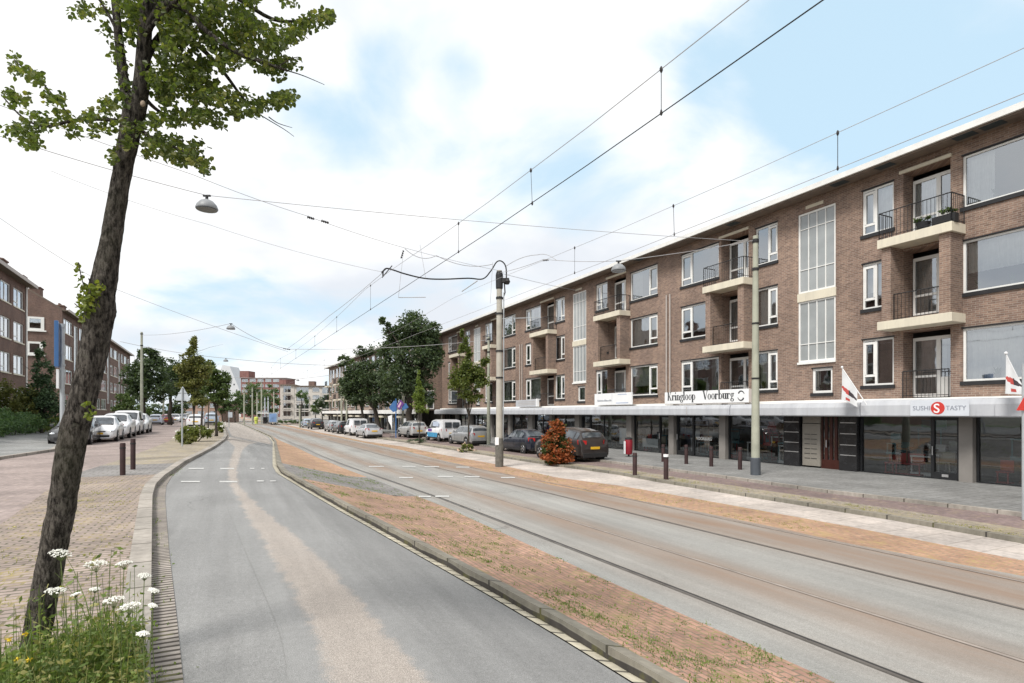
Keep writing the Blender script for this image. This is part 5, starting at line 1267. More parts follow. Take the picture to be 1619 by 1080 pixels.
def car(kind, color, colname, label, px=None, py=None, off=.19, face=1, group=None, Y=None, cat='car', dd=None, metal=.25, livery=None, dirpt=None, lat=0):
    """face=+1: nose away from the camera down the street"""
    S = SPEC[kind]; st = S['st']; Ln, Wd = S['L'], S['W']; pm_ = paint_m(colname, color, metal)
    if Y: g_ = at(px, HY, Y); g_.z = zg(g_.x, Y, off)
    else: g_ = G(px, py, off)
    D_, T_ = DT(g_.x, g_.y); slope = -.04 if T_ > 10 else 0
    fwd = Vector((-SI, CO, 0)) + Vector((CO, SI, 0))*slope; fwd.normalize()
    if face < 0: fwd = -fwd
    if lat: fwd.rotate(Matrix.Rotation(R(lat), 3, 'Z'))
    e = thing('parked_car' if kind != 'van' else 'parked_van', label, cat, g_, math.atan2(fwd.y, fwd.x), group)
    zb0 = .24 if kind in ('suv','van') else .19
    X = lambda x: Ln/2 - x
    mb = MB(); ring = 9
    def secpts(x, zs, zr, w, wr):
        z0 = min(zb0, zs-.12)
        return [(0,z0),(w*.86,z0),(w*.985,z0+.10),(w,lerp(z0,zs,.55)),(w*.985,zs-.07),(w*.94,zs),(wr,zr-.07 if zr-zs > .2 else lerp(zs,zr,.6)),(wr*.72,zr-.008 if zr-zs>.2 else lerp(zs,zr,.9)),(0,zr)]
    # denser stations by linear interpolation
    dens = []
    for a, b in zip(st, st[1:]):
        n = max(1, int((b[0]-a[0])/.3))
        for k in range(n): dens.append(tuple(lerp(p_, q_, k/n) for p_, q_ in zip(a, b)))
    dens.append(st[-1])
    full = 2*ring - 2
    for s_ in dens:
        sp = secpts(*s_); pts = [(X(s_[0]), y, z) for y, z in sp] + [(X(s_[0]), -y, z) for y, z in reversed(sp[1:-1])]
        mb.v += pts
    for i in range(len(dens)-1):
        for k in range(full):
            a = i*full+k; b = i*full+(k+1) % full; mb.f.append((a, b, b+full, a+full)); mb.m.append(0)
    mb.f.append(tuple(range(full))); mb.m.append(0); mb.f.append(tuple((len(dens)-1)*full+k for k in reversed(range(full)))); mb.m.append(0)
    mb.build('body', pm_, e, smooth=True, angle=28)
    def stat(x):
        for a, b in zip(st, st[1:]):
            if x <= b[0]: u = (x-a[0])/(b[0]-a[0]); return [lerp(p_, q_, u) for p_, q_ in zip(a, b)]
        return list(st[-1])
    def side(x, v, s, o_=.010):
        _, zs, zr, w, wr = stat(x); zt2 = zr-.07 if zr-zs > .2 else lerp(zs,zr,.6)
        return (X(x), s*(lerp(w*.94, wr, v)+o_), lerp(zs, zt2, v)+o_*.3)
    c0, c1, r0, r1 = st[S['cowl']][0], st[S['top']][0], st[S['rt']][0], st[S['re']][0]
    gl = MB()
    def panel(pts, s): gl.add([side(x, v, s) for x, v in pts], [tuple(range(len(pts)))])
    xm = (c1+r0)/2 - .1
    for s in (1, -1):
        def strip(xa, xb, vtop=.9, vb=.08):
            n = 5
            for k in range(n):
                x0_, x1_ = lerp(xa,xb,k/n), lerp(xa,xb,(k+1)/n)
                def top(x):
                    v = vtop
                    if x < c1+.12: v = min(vtop, max(vb+.02, (x-(c0+.35))/(c1+.12-c0-.35)*vtop))
                    if x > r0: v = min(vtop, max(vb+.02, 1-(x-r0)/(r1-r0)*1.2))
                    return v
                panel([(x0_,vb),(x1_,vb),(x1_,top(x1_)),(x0_,top(x0_))], s)
        strip(c0+.42, xm-.04)
        if kind == 'van': pass
        elif kind in ('wagon','suv'): strip(xm+.05, xm+.98); strip(xm+1.06, r0+.05)
        else: strip(xm+.05, min(r0+.1, xm+1.1))
    def cross(xa, xb, ya, o_=.012, n=3):
        for k in range(n):
            xx = [lerp(xa,xb,k/n), lerp(xa,xb,(k+1)/n)]
            rowp = []
            for x in xx:
                _, zs, zr, w, wr = stat(x); z6 = zr-.07 if zr-zs > .2 else lerp(zs,zr,.6); z7 = zr-.008 if zr-zs > .2 else lerp(zs,zr,.9)
                nx = o_ if xa < Ln/2 else -o_
                rowp.append([(X(x)+nx, y, z+o_) for y, z in ((-wr*.94,lerp(z7,z6,.78)),(-wr*.72,z7),(0,zr),(wr*.72,z7),(wr*.94,lerp(z7,z6,.78)))])
            for j in range(4): gl.quad(rowp[0][j], rowp[0][j+1], rowp[1][j+1], rowp[1][j])
    cross(c0+.06, c1-.06, .9)
    cross(r0+.06 if kind!='van' else r0+.0, r1-.05, .9) if kind != 'van' else None
    if kind == 'van':
        gl.box(X(Ln)-.0, X(Ln-.12), -.62, -.06, 1.15, 1.6).box(X(Ln)-.0, X(Ln-.12), .06, .62, 1.15, 1.6)
    gl.build('windows', autogl_m, e, smooth=True)
    rw_ = .33 if kind in ('suv','van') else .30
    for xw in (.80, Ln-.80):
        for s in (1,-1):
            wy = s*(Wd/2-.01)
            MB().lathe([(rw_+.055,-.012),(rw_+.055,.012)], 22, 0, (X(xw), s*(stat(xw)[3]+.0), rw_+.02), 'y').build('arch_gap_shade', plastic_m, e)  # black disc paints the shaded gap around the wheel
            wm = MB().lathe([(rw_*.7,-.10),(rw_,-.09),(rw_,.09),(rw_*.7,.10)], 20, 0, (0,0,0), 'y').build('wheel', tyre_m, e, smooth=True, loc=(X(xw), s*(stat(xw)[3]-.075), rw_))
            rm = MB().lathe([(rw_*.66,.0),(rw_*.64,s*.012),(rw_*.2,s*.006),(rw_*.14,s*.02)], 14, 0, (0,s*.10,0), 'y')
            rm.build('rim', rim_m, wm, smooth=True)
            sp = MB()
            for k in range(5):
                a = R(72*k+18); sp.add([((rw_*r_)*math.cos(a+d_), s*.124, (rw_*r_)*math.sin(a+d_)) for r_, d_ in ((.25,-.5),(.62,-.28),(.62,.28),(.25,.5))], [(0,1,2,3)])
            sp.build('rim_opening', plastic_m, wm)
    zl = stat(.12)[1]; zr_ = stat(Ln-.1)[1]
    for s in (1,-1):
        hl = MB().ball((X(.17), s*.615, zl-.035), .17, 12, 8, 0, (.95,.95,.42)); hl.build('headlight', lampclr_m, e, smooth=True)
        zt0 = .98 if kind in ('suv','van') else .86
        MB().prism([(X(Ln-.03)-.02, s*.50, zt0-.12),(X(Ln-.03)-.02, s*.50, zt0+.06),(X(Ln-.25), s*(stat(Ln-.2)[3]+.012), zt0+.09),(X(Ln-.2), s*(stat(Ln-.2)[3]+.012), zt0-.12)], (.03,0,0)).build('tail_light', lampred_m, e)
        MB().box(X(c0+.55)-.06, X(c0+.55)+.08, s*(Wd/2-.02) if s>0 else -(Wd/2+.14), (Wd/2+.14) if s>0 else -(Wd/2-.02), stat(c0+.5)[1]+.02, stat(c0+.5)[1]+.17).build('mirror', plastic_m if kind=='van' else pm_, e, bevel=.03)
    MB().box(X(0)-.02, X(0)+.012, -.26, .26, .42, .53).build('number_plate', plate_m, e)
    MB().box(X(Ln)-.012, X(Ln)+.05, -.26, .26, .62, .74).build('number_plate', plate_m, e)
    MB().box(X(.02)-.08, X(.02)+.022, -.55, .55, .26, .38).build('air_intake', plastic_m, e); MB().box(X(.06)-.1, X(.06)+.030, -.36, .36, zl-.12, zl-.02).build('grille', plastic_m, e); MB().box(X(c0)-.03,X(c0)+.03,-.62,.62,stat(c0)[2]-.01,stat(c0)[2]+.018).build('wiper_cowl', plastic_m, e)
    MB().box(X(Ln)-.014, X(Ln)+.06, -.72, .72, zb0-.02, .44 if kind in('suv',) else .36).build('bumper', plastic_m, e, bevel=.02)
    for s in (1,-1):
        MB().box(X(Ln-1.15), X(1.15), s*Wd/2-.012 if s>0 else -Wd/2-.012, s*Wd/2+.012 if s>0 else -Wd/2+.012, zb0, zb0+.10).build('sill_strip', plastic_m, e)
        for xd in (c0+.5, xm, min(xm+1.02, r0)):
            MB().box(X(xd)-.006, X(xd)+.006, s*(stat(xd)[3]+.001) - .002, s*(stat(xd)[3]+.001)+.002, .36, stat(xd)[1]-.06).build('door_seam', plastic_m, e)
    if livery:
        for (xa, xb, za, zb2, mt) in livery:
            for s in (1,-1): MB().box(X(xb), X(xa), s*(Wd/2+.012)-.003, s*(Wd/2+.012)+.003, za, zb2).build('livery_panel', mt, e)
    return e
grR = 'cars parked before the shops'; grL = 'cars parked on the left road'
fD = lambda T: 16.0
def carD(T, D, **k):
    p = W(D, T, 0); return dict(px=CX + p.x/p.y*F, Y=p.y, **k)
car('suv', (.035,.028,.026), 'dark_brown', 'dark brown SUV behind the red-leaved bush, yellow plate at its rear', **carD(25.0, 15.5), group=grR)
car('sedan', (.012,.016,.03), 'midnight', 'dark blue sedan just left of the red-leaved bush', **carD(30.9, 15.9), group=grR)
car('wagon', (.42,.43,.44), 'silver', 'silver estate car partly behind the tall concrete post', **carD(40.0, 15.9), group=grR, metal=.6)
lb, lp, lc = plain('livery_blue', (.05,.28,.50), .4, .2, 2), plain('livery_purple', (.16,.06,.30), .4, .1), plain('livery_pale', (.5,.58,.72), .4, .1)
car('van', (.75,.76,.78), 'white', 'white van with blue and purple lettering panels beside the young tree', **carD(46.2, 16.0), group=grR, metal=0, cat='van', livery=[(.95,3.3,.35,.72,lb),(1.1,2.0,.80,1.02,lp),(2.3,3.6,1.25,1.65,lc)])
car('suv', (.58,.58,.57), 'pearl', 'silver-white SUV behind the slim cone-shaped tree', **carD(54.0, 15.6), group=grR, metal=.5)
car('sedan', (.55,.56,.58), 'old_silver', 'old light sedan at the end of the row by the big trees', px=583, py=691.5, group=grR, metal=.4, off=.15)
car('van', (.74,.75,.77), 'white', 'white van in front of the old light sedan', px=562, py=687.5, group=grR, cat='van', metal=0, off=.15)
car('wagon', (.03,.03,.033), 'black', 'black car left of the white van in the right-hand row', px=541, py=684.5, group=grR, off=.15)
car('hatch', (.5,.51,.53), 'silver', 'pale hatchback left of the black car in the right-hand row', px=527, py=682, group=grR, off=.15)
car('suv', (.03,.025,.028), 'black', 'dark car second from the far end of the right-hand row', px=499, py=678, group=grR, off=.15)
car('hatch', (.35,.42,.5), 'grey_blue', 'grey-blue car at the far end of the right-hand row', px=485, py=675.5, group=grR, off=.15)
car('wagon', (.05,.05,.053), 'charcoal', 'dark car hidden mostly behind the leaning trunk', px=121, py=701, off=.02, face=-1, group=grL)
car('hatch', (.72,.73,.75), 'white', 'first white hatchback right of the leaning trunk', px=163, py=696.5, off=.02, face=-1, group=grL, metal=0)
car('suv', (.70,.71,.73), 'white', 'second white car right of the leaning trunk', px=185, py=691.5, off=.02, face=-1, group=grL, metal=0)
car('van', (.72,.73,.75), 'white', 'white van third in the row right of the leaning trunk', px=202, py=687, off=.02, face=-1, group=grL, metal=0, cat='van')
car('suv', (.66,.68,.68), 'pale', 'white SUV with greenish windscreen below the tall left post', px=217, py=684, off=.02, face=-1, group=grL, metal=0)
car('wagon', (.55,.60,.70), 'light_blue', 'light blue estate car farther along the left road', px=247, py=671.5, off=.02, face=1, group=grL)
car('hatch', (.28,.05,.06), 'dark_red', 'dark red car right of the light blue estate', px=264, py=670, off=.02, face=1, group=grL)
car('hatch', (.68,.69,.70), 'white', 'small white car beside the dark red car', px=277, py=667.5, off=.02, face=-1, group=grL, metal=0)
car('wagon', (.4,.41,.42), 'silver', 'silver car far up the left road', px=289, py=666, off=.02, face=-1, group=grL)
car('wagon', (.72,.73,.75), 'white', 'white car behind the flowering verge', px=309, py=676, off=.06, face=1, group=grL, metal=0)
car('suv', (.36,.40,.46), 'grey_blue', 'grey-blue car behind the young trees of the verge', px=334, py=672, off=.06, face=1, group=grL)
car('hatch', (.45,.46,.48), 'silver', 'silver car at the far tip of the verge', px=350, py=663.5, off=.02, face=1, group=grL)

# ------------------------------------------------------------------ trees and plants
def leaf_cloud(mb, blobs, n, size, rng, shell=.55, flat=.0, drop=None):
    """blobs: (centre, (rx,ry,rz)); leaves are small folded quads scattered through each clump volume"""
    vol = [r[0]*r[1]*r[2] for c, r in blobs]; tot = sum(v**.75 for v in vol)
    for (c, r), v_ in zip(blobs, vol):
        k = int(n*v_**.75/tot)
        # sub-clumps inside each blob
        subs = []
        for _ in range(max(3, int(k/60))):
            d = Vector((rng.gauss(0,1), rng.gauss(0,1), rng.gauss(0,1))).normalized()*rng.uniform(shell, 1.0)
            subs.append((d, rng.uniform(.14,.36)))
        for _ in range(k):
            d, sr = rng.choice(subs); q_ = d + Vector((rng.gauss(0,1), rng.gauss(0,1), rng.gauss(0,.8)))*sr*.6
            if q_.length > 1.18: q_ = q_.normalized()*rng.uniform(.9,1.15)
            p = Vector((c[0]+q_.x*r[0], c[1]+q_.y*r[1], c[2]+q_.z*r[2]))
            if drop and drop(p): continue
            leaf(mb, p, size*rng.uniform(.6,1.3), rng)
def leaf(mb, p, s, rng, asp=.62):
    a = Vector((rng.gauss(0,1), rng.gauss(0,1), rng.gauss(0,.6)-.25)).normalized(); b = a.cross(Vector((rng.gauss(0,1),rng.gauss(0,1),rng.gauss(0,1)))).normalized()
    o = len(mb.v); mb.v += [tuple(p), tuple(p+a*s*.45+b*s*asp*.5), tuple(p+a*s), tuple(p+a*s*.45-b*s*asp*.5)]; mb.f.append((o,o+1,o+2,o+3)); mb.m.append(0)
def limbs(mb, base, tops, r0, rng, fork=.4):
    """trunk from base, limbs to each top"""
    h = min(t.z for t in tops) if tops else base.z+3
    f = base.lerp(Vector((sum(t.x for t in tops)/len(tops), sum(t.y for t in tops)/len(tops), h)), fork)
    f.x = lerp(base.x, f.x, .4); f.y = lerp(base.y, f.y, .4)
    n = 6; path = [base.lerp(f, i/n) + Vector((rng.uniform(-1,1), rng.uniform(-1,1), 0))*r0*.25*(0 < i < n) for i in range(n+1)]
    mb.tube(path, [r0*(1.25 if i == 0 else 1-.4*i/n) for i in range(n+1)], 9)
    for t in tops:
        m = f.lerp(t, .5) + Vector((rng.uniform(-.1,.1), rng.uniform(-.1,.1), .12))*(t-f).length
        mb.tube(smooth([f - (f-base)*.04, m, t], 4), [r0*.5*(1-.85*i/8) for i in range(9)], 6)
        for k in range(3):
            q0 = m.lerp(t, rng.uniform(0,.8)); q1 = q0 + Vector((rng.uniform(-1,1), rng.uniform(-1,1), rng.uniform(-.1,.8)))*(t-f).length*.35
            mb.tube([q0, q0.lerp(q1,.5)+Vector((0,0,.05)), q1], [r0*.18, r0*.12, r0*.04], 4)
def tree(label, basepx, Y, off, blobs, n, size, lmat, r0, seed, cat='tree', name='tree', group=None, fork=.55, extra_depth=1.0, bark=None, shell=.45):
    rng = random.Random(seed); g_ = at(basepx, HY, Y); g_.z = zg(g_.x, Y, off)
    e = thing(name, label, cat, g_, 0, group); bl = []
    for (px, py, rx, ry, dY) in blobs:
        c = at(px, py, Y+dY) - g_; bl.append((c, (rx*Y/F, rx*Y/F*extra_depth, ry*Y/F)))
    mb = MB(); leaf_cloud(mb, bl, n, size, rng, shell); mb.build('crown', lmat, e)
    tb = MB(); limbs(tb, Vector((0,0,-.05)), [c for c, r in bl], r0, rng, fork); tb.build('trunk', bark or bark2_m, e, smooth=True, angle=180)
    return e
dark_l = leafmat('dark_foliage', (.030,.048,.026), (.070,.104,.050), (.13,.17,.085), .30, 1.0)
mid_l = leafmat('mid_foliage', (.045,.075,.025), (.095,.14,.045), (.17,.22,.08), .3, 1.0)
yel_l = leafmat('yellow_green_foliage', (.07,.09,.02), (.15,.18,.045), (.26,.26,.08), .35, 1.5)
bro_l = leafmat('olive_brown_foliage', (.07,.085,.025), (.14,.15,.045), (.23,.21,.08), .3, 1.5)
ygr_l = leafmat('young_green_foliage', (.05,.075,.018), (.115,.15,.035), (.22,.22,.065), .35, 1.5)
con_l = leafmat('conifer_foliage', (.028,.052,.026), (.055,.095,.042), (.10,.16,.07), .15, 2)
far_l = leafmat('far_foliage', (.05,.085,.035), (.10,.155,.06), (.15,.21,.09), .3, .5)
lime_l = leafmat('lime_foliage', (.09,.13,.025), (.17,.23,.05), (.24,.30,.08), .35, 2)
red_l = leafmat('red_foliage', (.07,.06,.018), (.32,.085,.03), (.50,.16,.06), .3, 2.5)
redg_l = leafmat('dark_green_inner', (.02,.04,.012), (.05,.08,.02), (.12,.12,.04), .3, 3)
tree('largest dark green street tree, standing right of the other big tree', 647, 56, .28, [(652,520,30,26,0),(675,525,22,22,-1),(628,533,24,22,1),(660,560,38,26,0),(683,570,16,34,-1),(615,565,20,26,1),(640,600,40,26,0),(672,618,18,22,-1),(607,512,9,12,0)], 19000, .28, dark_l, .42, 1, fork=.75)
tree('big green street tree left of the largest one', 601, 64, .28, [(575,552,16,12,0),(590,590,30,24,0),(560,600,20,26,1),(605,620,28,22,0),(565,630,22,14,1),(545,572,9,14,0),(547,610,14,20,1)], 13000, .28, dark_l, .34, 2, fork=.72)
tree('third dark tree at the left end of the tree group before the lighter block', 575, 78, .28, [(556,605,16,24,0),(575,618,18,20,0),(553,575,10,12,0)], 3500, .34, mid_l, .25, 22, fork=.5)
tree('young yellow-green tree beside the white lettered van', 740.5, 38, .2, [(741,590,24,30,0),(722,600,14,20,0),(760,595,15,22,0),(738,555,12,24,0),(745,625,20,14,0),(768,565,8,14,0),(732,528,5,14,0)], 8000, .17, ygr_l, .07, 3, fork=.62, shell=.3)
tree('slim lime-green cone-shaped tree before the silver-white SUV', 663, 44, .2, [(663,600,5,20,0),(663,625,10,18,0),(664,643,13,13,0)], 3000, .14, lime_l, .06, 4, fork=.3, shell=.2)
e = thing('shrub', 'low clipped green shrub at the foot of the cone-shaped tree', 'shrub', G(660,700,.2)); mb = MB(); leaf_cloud(mb, [((0,0,.18),(.75,.5,.2))], 900, .08, random.Random(5)); mb.build('foliage', con_l, e)
# red-leaved bush
g_ = G(881, 733, .2); e = thing('bush', 'tall cone-shaped bush with red young leaves over green ones', 'bush', g_); u = g_.y/F
mb = MB(); rng = random.Random(6); bl = [((0,0,52*u),(13*u,13*u,16*u)),((-2*u,0,34*u),(18*u,18*u,16*u)),((1*u,0,18*u),(22*u,21*u,17*u)),((-6*u,0,10*u),(15*u,15*u,9*u)),((8*u,0,9*u),(14*u,14*u,9*u))]
leaf_cloud(mb, [(c, tuple(q*1.12 for q in r)) for c, r in bl], 6000, .125, rng, .70); mb.build('red_leaves', red_l, e)
mb = MB(); leaf_cloud(mb, [(c, tuple(q*1.0 for q in r)) for c, r in bl], 7000, .12, rng, .4); mb.build('green_leaves', redg_l, e)
mb = MB(); 
for k in range(9): a = rng.uniform(0,6.3); mb.tube([(0,0,-.05),(.12*math.cos(a),.12*math.sin(a),.5),(.3*math.cos(a),.3*math.sin(a),1.5)], [.03,.02,.008], 5)
mb.build('stem', bark2_m, e)
# flowers by the young tree
def shrub(label, px, py, off, blobs, n, size, mat, seed, name='shrub', cat='shrub', flowers=None, Y=None):
    if Y: g_ = at(px, HY, Y); g_.z = zg(g_.x, Y, off)
    else: g_ = G(px, py, off)
    e = thing(name, label, cat, g_); rng = random.Random(seed); u = g_.y/F
    bl = [((dx_*u, dY, dz_*u), (rx*u, rx*u, rz*u)) for dx_, dz_, rx, rz, dY in blobs]
    mb = MB(); leaf_cloud(mb, bl, n, size, rng, .4); mb.build('foliage', mat, e)
    mb = MB()
    for k in range(6): c = rng.choice(bl)[0]; mb.tube([(c[0]*.3,c[1]*.3,-.05),(c[0]*.7,c[1]*.7,c[2]*.5),(c[0],c[1],c[2])], [.03,.02,.01], 4)
    mb.build('stem', bark2_m, e)
    if flowers:
        mb = MB(); leaf_cloud(mb, [(c, tuple(q*1.05 for q in r)) for c, r in bl], flowers[0], flowers[1], rng, .9); mb.build('blossom', flowers[2], e)
    return e
pinkf = plain('pale_flowers', (.75,.55,.42), .7, .3, 8); whitef = plain('white_flowers', (.8,.8,.74), .7, .1, 8)
shrub('small flowering rose clump at the young tree foot', 737, 713, .2, [(0,6,11,8,0),(6,4,8,6,0),(-7,5,7,6,0)], 700, .12, yel_l, 8, flowers=(90,.11,pinkf))
# left verge: young trees and flowering verge
tree('tallest olive young tree, above the triangular sign back', 307, 34, .1, [(305,575,17,22,0),(290,590,14,18,0),(318,588,16,22,0),(300,610,20,16,0),(306,545,8,14,0),(312,630,16,12,0),(307,535,4,9,0),(305,556,9,9,0)], 8000, .16, bro_l, .06, 12, fork=.6, shell=.3, group=None)
tree('middle dark-stemmed young tree of the verge row', 318.5, 41, .1, [(322,592,14,20,0),(325,612,16,16,0),(328,575,8,12,0)], 4200, .17, mid_l, .09, 13, fork=.6, shell=.3)
tree('right dark green young tree of the verge row, with two stems', 342, 38, .1, [(343,600,17,16,0),(335,585,12,14,0),(352,612,12,16,0),(345,628,15,10,0),(332,606,10,14,0)], 6500, .17, mid_l, .10, 14, fork=.65, shell=.35)
tree('thin young tree farthest in the verge row', 329, 50, .1, [(329,606,9,14,0),(333,594,7,9,0)], 1600, .2, mid_l, .06, 15, fork=.6)
shrub('yellow-green flowering clump around the olive young tree', 305, 698, .1, [(-8,12,14,11,0),(8,13,14,11,0),(22,15,10,9,0),(-14,8,9,7,0)], 2400, .13, yel_l, 16, flowers=(130,.10,whitef))
shrub('rust-orange dry clump in the middle of the flowered verge', 306, 701, .1, [(0,9,13,10,-.6)], 800, .12, bro_l, 17)
shrub('white-flowered clump at the right end of the flowered verge', 347, 684, .1, [(0,10,8,9,0),(5,6,5,6,0)], 700, .14, yel_l, 18, flowers=(90,.11,whitef))
shrub('small white-flowered weed at the post of the triangular sign', 284, 699, .1, [(0,10,7,9,0)], 300, .1, yel_l, 19, flowers=(50,.09,whitef))
# left gardens
tree('tall dark conifer before the blank gable', 66, 38, .1, [(63,560,9,22,0),(66,590,16,22,0),(64,620,24,24,0),(72,645,26,20,0),(50,640,18,20,0)], 7000, .17, con_l, .12, 20, fork=.3, shell=.5)
shrub('big brownish shrub left of the conifer', 22, 0, .1, [(-8,55,24,26,0),(14,45,20,28,0),(-18,30,16,26,0),(6,25,22,20,0)], 5500, .16, bro_l, 21, Y=37)
def hedge(label, lst, n, size, mat, seed):
    x0, t0, b0, Y0 = lst[0]; g_ = at(x0, HY, Y0); g_.z = zg(g_.x, Y0, .1); e = thing('hedge', label, 'hedge', g_); rng = random.Random(seed); bl = []
    for px, ty, by, Y in lst:
        c = at(px, HY, Y); c.z = zg(c.x, Y, .1); h = CAMZ + (HY-ty)*Y/F - c.z; c.z += h*.5; bl.append((c - g_, (.75, .9, h*.52)))
    mb = MB(); leaf_cloud(mb, bl, n, size, rng, .6); mb.build('foliage', mat, e)
    mb = MB()
    for c, r in bl[::2]: mb.tube([(c.x, c.y, 0), (c.x+.1, c.y, c.z)], [.03,.012], 4)
    mb.build_each('stem', bark2_m, e)
hl_ = []
for i in range(26):
    u = i/25; hl_.append((lerp(-75, 62, u), lerp(634, 655, u), 0, lerp(25.5, 38, u)))
hedge('long green hedge along the left lawn', hl_, 16000, .12, leafmat('hedge_foliage', (.05,.10,.045), (.10,.17,.07), (.19,.26,.11), .3, 1.2), 23)
hedge('yellower hedge end nearest the leaning trunk', [(lerp(64,100,i/7), lerp(654,658,i/7), 0, lerp(38.5,44,i/7)) for i in range(8)], 4500, .12, yel_l, 24)
tree('large dark tree behind the tall left post', 226, 66, .1, [(215,595,24,26,0),(240,580,22,24,0),(225,560,10,10,0),(250,612,26,22,0),(212,625,20,18,0),(238,562,11,14,0)], 8500, .32, dark_l, .3, 25, fork=.8)
tree('second large dark tree right of the tall left post', 268, 76, .1, [(268,600,24,26,0),(283,612,18,26,0),(262,578,18,14,0),(288,590,12,14,0)], 5500, .34, dark_l, .28, 26, fork=.8)
tree('small dark tree before the far end of the left flats', 197, 62, .1, [(197,640,14,18,0),(188,652,10,12,0)], 2200, .25, mid_l, .12, 27, fork=.5)
# far trees
for i, (lab, px, Y, bl, n, sz, mt) in enumerate((
 ('leftmost pale green far tree behind the thin posts', 372, 150, [(372,630,12,14,0),(365,640,10,12,0)], 1500, .5, far_l),
 ('tall light green far tree behind the thin posts', 400, 155, [(398,622,16,20,0),(390,640,14,18,0),(408,636,14,20,0)], 3200, .5, far_l),
 ('light green far tree above the tram shelter', 423, 150, [(424,622,15,14,0),(430,638,12,14,0),(416,640,12,14,0)], 2600, .5, far_l),
 ('dark far tree mass behind the thin posts', 385, 165, [(380,645,16,12,0),(400,648,16,10,0)], 2000, .5, dark_l),
 ('small light tree before the middle of the pale flats', 476, 140, [(477,627,9,9,0),(472,622,6,6,0),(481,633,7,7,0)], 1100, .4, far_l),
 ('dark far tree before the right end of the pale flats', 510, 138, [(512,634,9,13,0),(504,642,8,10,0)], 1700, .4, dark_l),
 ('small dark far tree between the light tree and the right dark tree', 499, 150, [(498,645,6,8,0)], 600, .4, mid_l))):
    tree(lab, px, Y, .0, bl, n, sz, mt, .2, 40+i, fork=.5)
shrub('low green shrub row at the far tram stop', 456, 0, .1, [(x,4,6,4,0) for x in range(-14,30,6)], 1200, .3, far_l, 50, Y=125)
# pots on the top balcony
for px, lab in ((1460.5,'round dark planter with a leafy plant on the top balcony'),(1497,'rectangular dark planter on the top balcony, nearest its corner')):
    D = FD-.6; t = (F*D/CO/(px-370)-SI*D)/CO
    e = thing('plant_pot', lab, 'plant pot', W(D,t,8.66), RZ, 'planters on the top balcony'); 
    if 'round' in lab: MB().lathe([(.16,0),(.22,.26)], 12).build('pot', plastic_m, e, smooth=True)
    else: MB().box(-.38,.30,-.12,.12,0,.30).build('pot', plastic_m, e)
    mb = MB(); leaf_cloud(mb, [((0,0,.38),(.24,.16,.14))], 160, .1, random.Random(int(px))); mb.build('plant', mid_l, e)

# ------------------------------------------------------------------ the leaning street tree in front
YT = 3.54
def tp(px, py, dY=0.0): return at(px, py, YT+dY)
rng = random.Random(99)
gT = tp(50, HY); gT.z = zg(gT.x, YT, .1)
e = thing('street_tree', 'leaning rough-barked tree in the foreground, its leafy crown reaching out of the frame', 'tree', gT)
base_z = gT.z
tr = [(46,1100,62),(50,1060,58),(57,1010,54),(67,960,53),(78,900,52),(88,850,52),(98,800,53),(107,740,54),(118,680,54),(128,640,53),(138,600,52),(147,560,54),(156,510,56),(160,490,58),(160,465,54),(167,430,47),(174,390,42),(180,350,39),(187,310,38),(196,260,38),(205,215,40),(213,175,46),(216,155,44)]
path = [tp(x, y) - gT for x, y, w in tr]; rad = [w*.70/2*YT/F for x, y, w in tr]
path2, rad2 = [], []
for i in range(len(path)-1):
    for k in range(12): u = k/12; path2.append(path[i].lerp(path[i+1], u)); rad2.append(lerp(rad[i], rad[i+1], u))
path2.append(path[-1]); rad2.append(rad[-1])
tb = MB(); tb.tube(path2, rad2, 44)
# rough bark: displace the trunk surface
from mathutils import noise as mnoise
nv = []
for i, v in enumerate(tb.v):
    k = i//44; c = path2[min(k, len(path2)-1)]; d = Vector(v)-c
    q_ = Vector((v[0]*14, v[1]*14, v[2]*4.5)); nn = mnoise.fractal(q_*1.8, .8, 2.0, 5); kn = mnoise.noise(Vector((v[0]*7, v[1]*7, v[2]*3.2)))
    nv.append(tuple(c + d*(1+.085*nn+.06*kn)))
tb.v = nv
def limb(pts, r0, r1, seg=8):
    P = smooth([tp(x, y, d) - gT for x, y, d in pts], 5); n = len(P); tb.tube(P, [lerp(r0, r1, i/(n-1)) for i in range(n)], seg); return [p for p in P]
L_ = []
L_.append(limb([(207,185,0),(196,130,.02),(190,80,.04),(184,20,.05),(176,-60,.1),(170,-200,.2)], .034, .016, 12))
L_.append(limb([(216,180,0),(224,130,-.03),(228,70,-.05),(232,10,-.05),(240,-90,-.1),(250,-260,-.1)], .050, .024, 14))
L_.append(limb([(225,60,-.05),(250,30,-.15),(300,-20,-.25),(360,-90,-.3)], .015, .008))
right1 = limb([(228,60,-.05),(255,10,-.10),(292,14,-.15),(325,48,-.2),(370,80,-.25),(415,98,-.28),(455,112,-.3)], .024, .006); 
right2 = limb([(230,95,0),(262,50,.05),(310,70,.12),(350,110,.15),(380,150,.18),(402,176,.2)], .022, .005)
right3 = limb([(228,20,.05),(290,-20,.1),(360,-10,.15),(430,30,.2),(480,32,.2),(515,20,.2)], .022, .004)
left1 = limb([(196,192,0),(150,188,.05),(110,192,.1),(70,200,.12),(35,185,.14),(2,150,.15)], .014, .004)
left2 = limb([(115,190,.1),(95,165,.12),(70,135,.12),(45,115,.12),(22,95,.1)], .008, .003)
left3 = limb([(190,60,.05),(170,20,.1),(150,-10,.12)], .012, .005)
low1 = limb([(214,195,0),(235,215,-.1),(265,228,-.15),(300,245,-.2),(322,266,-.2)], .012, .003)
low2 = limb([(224,150,0),(250,175,.2),(285,190,.3),(330,190,.35)], .014, .004)
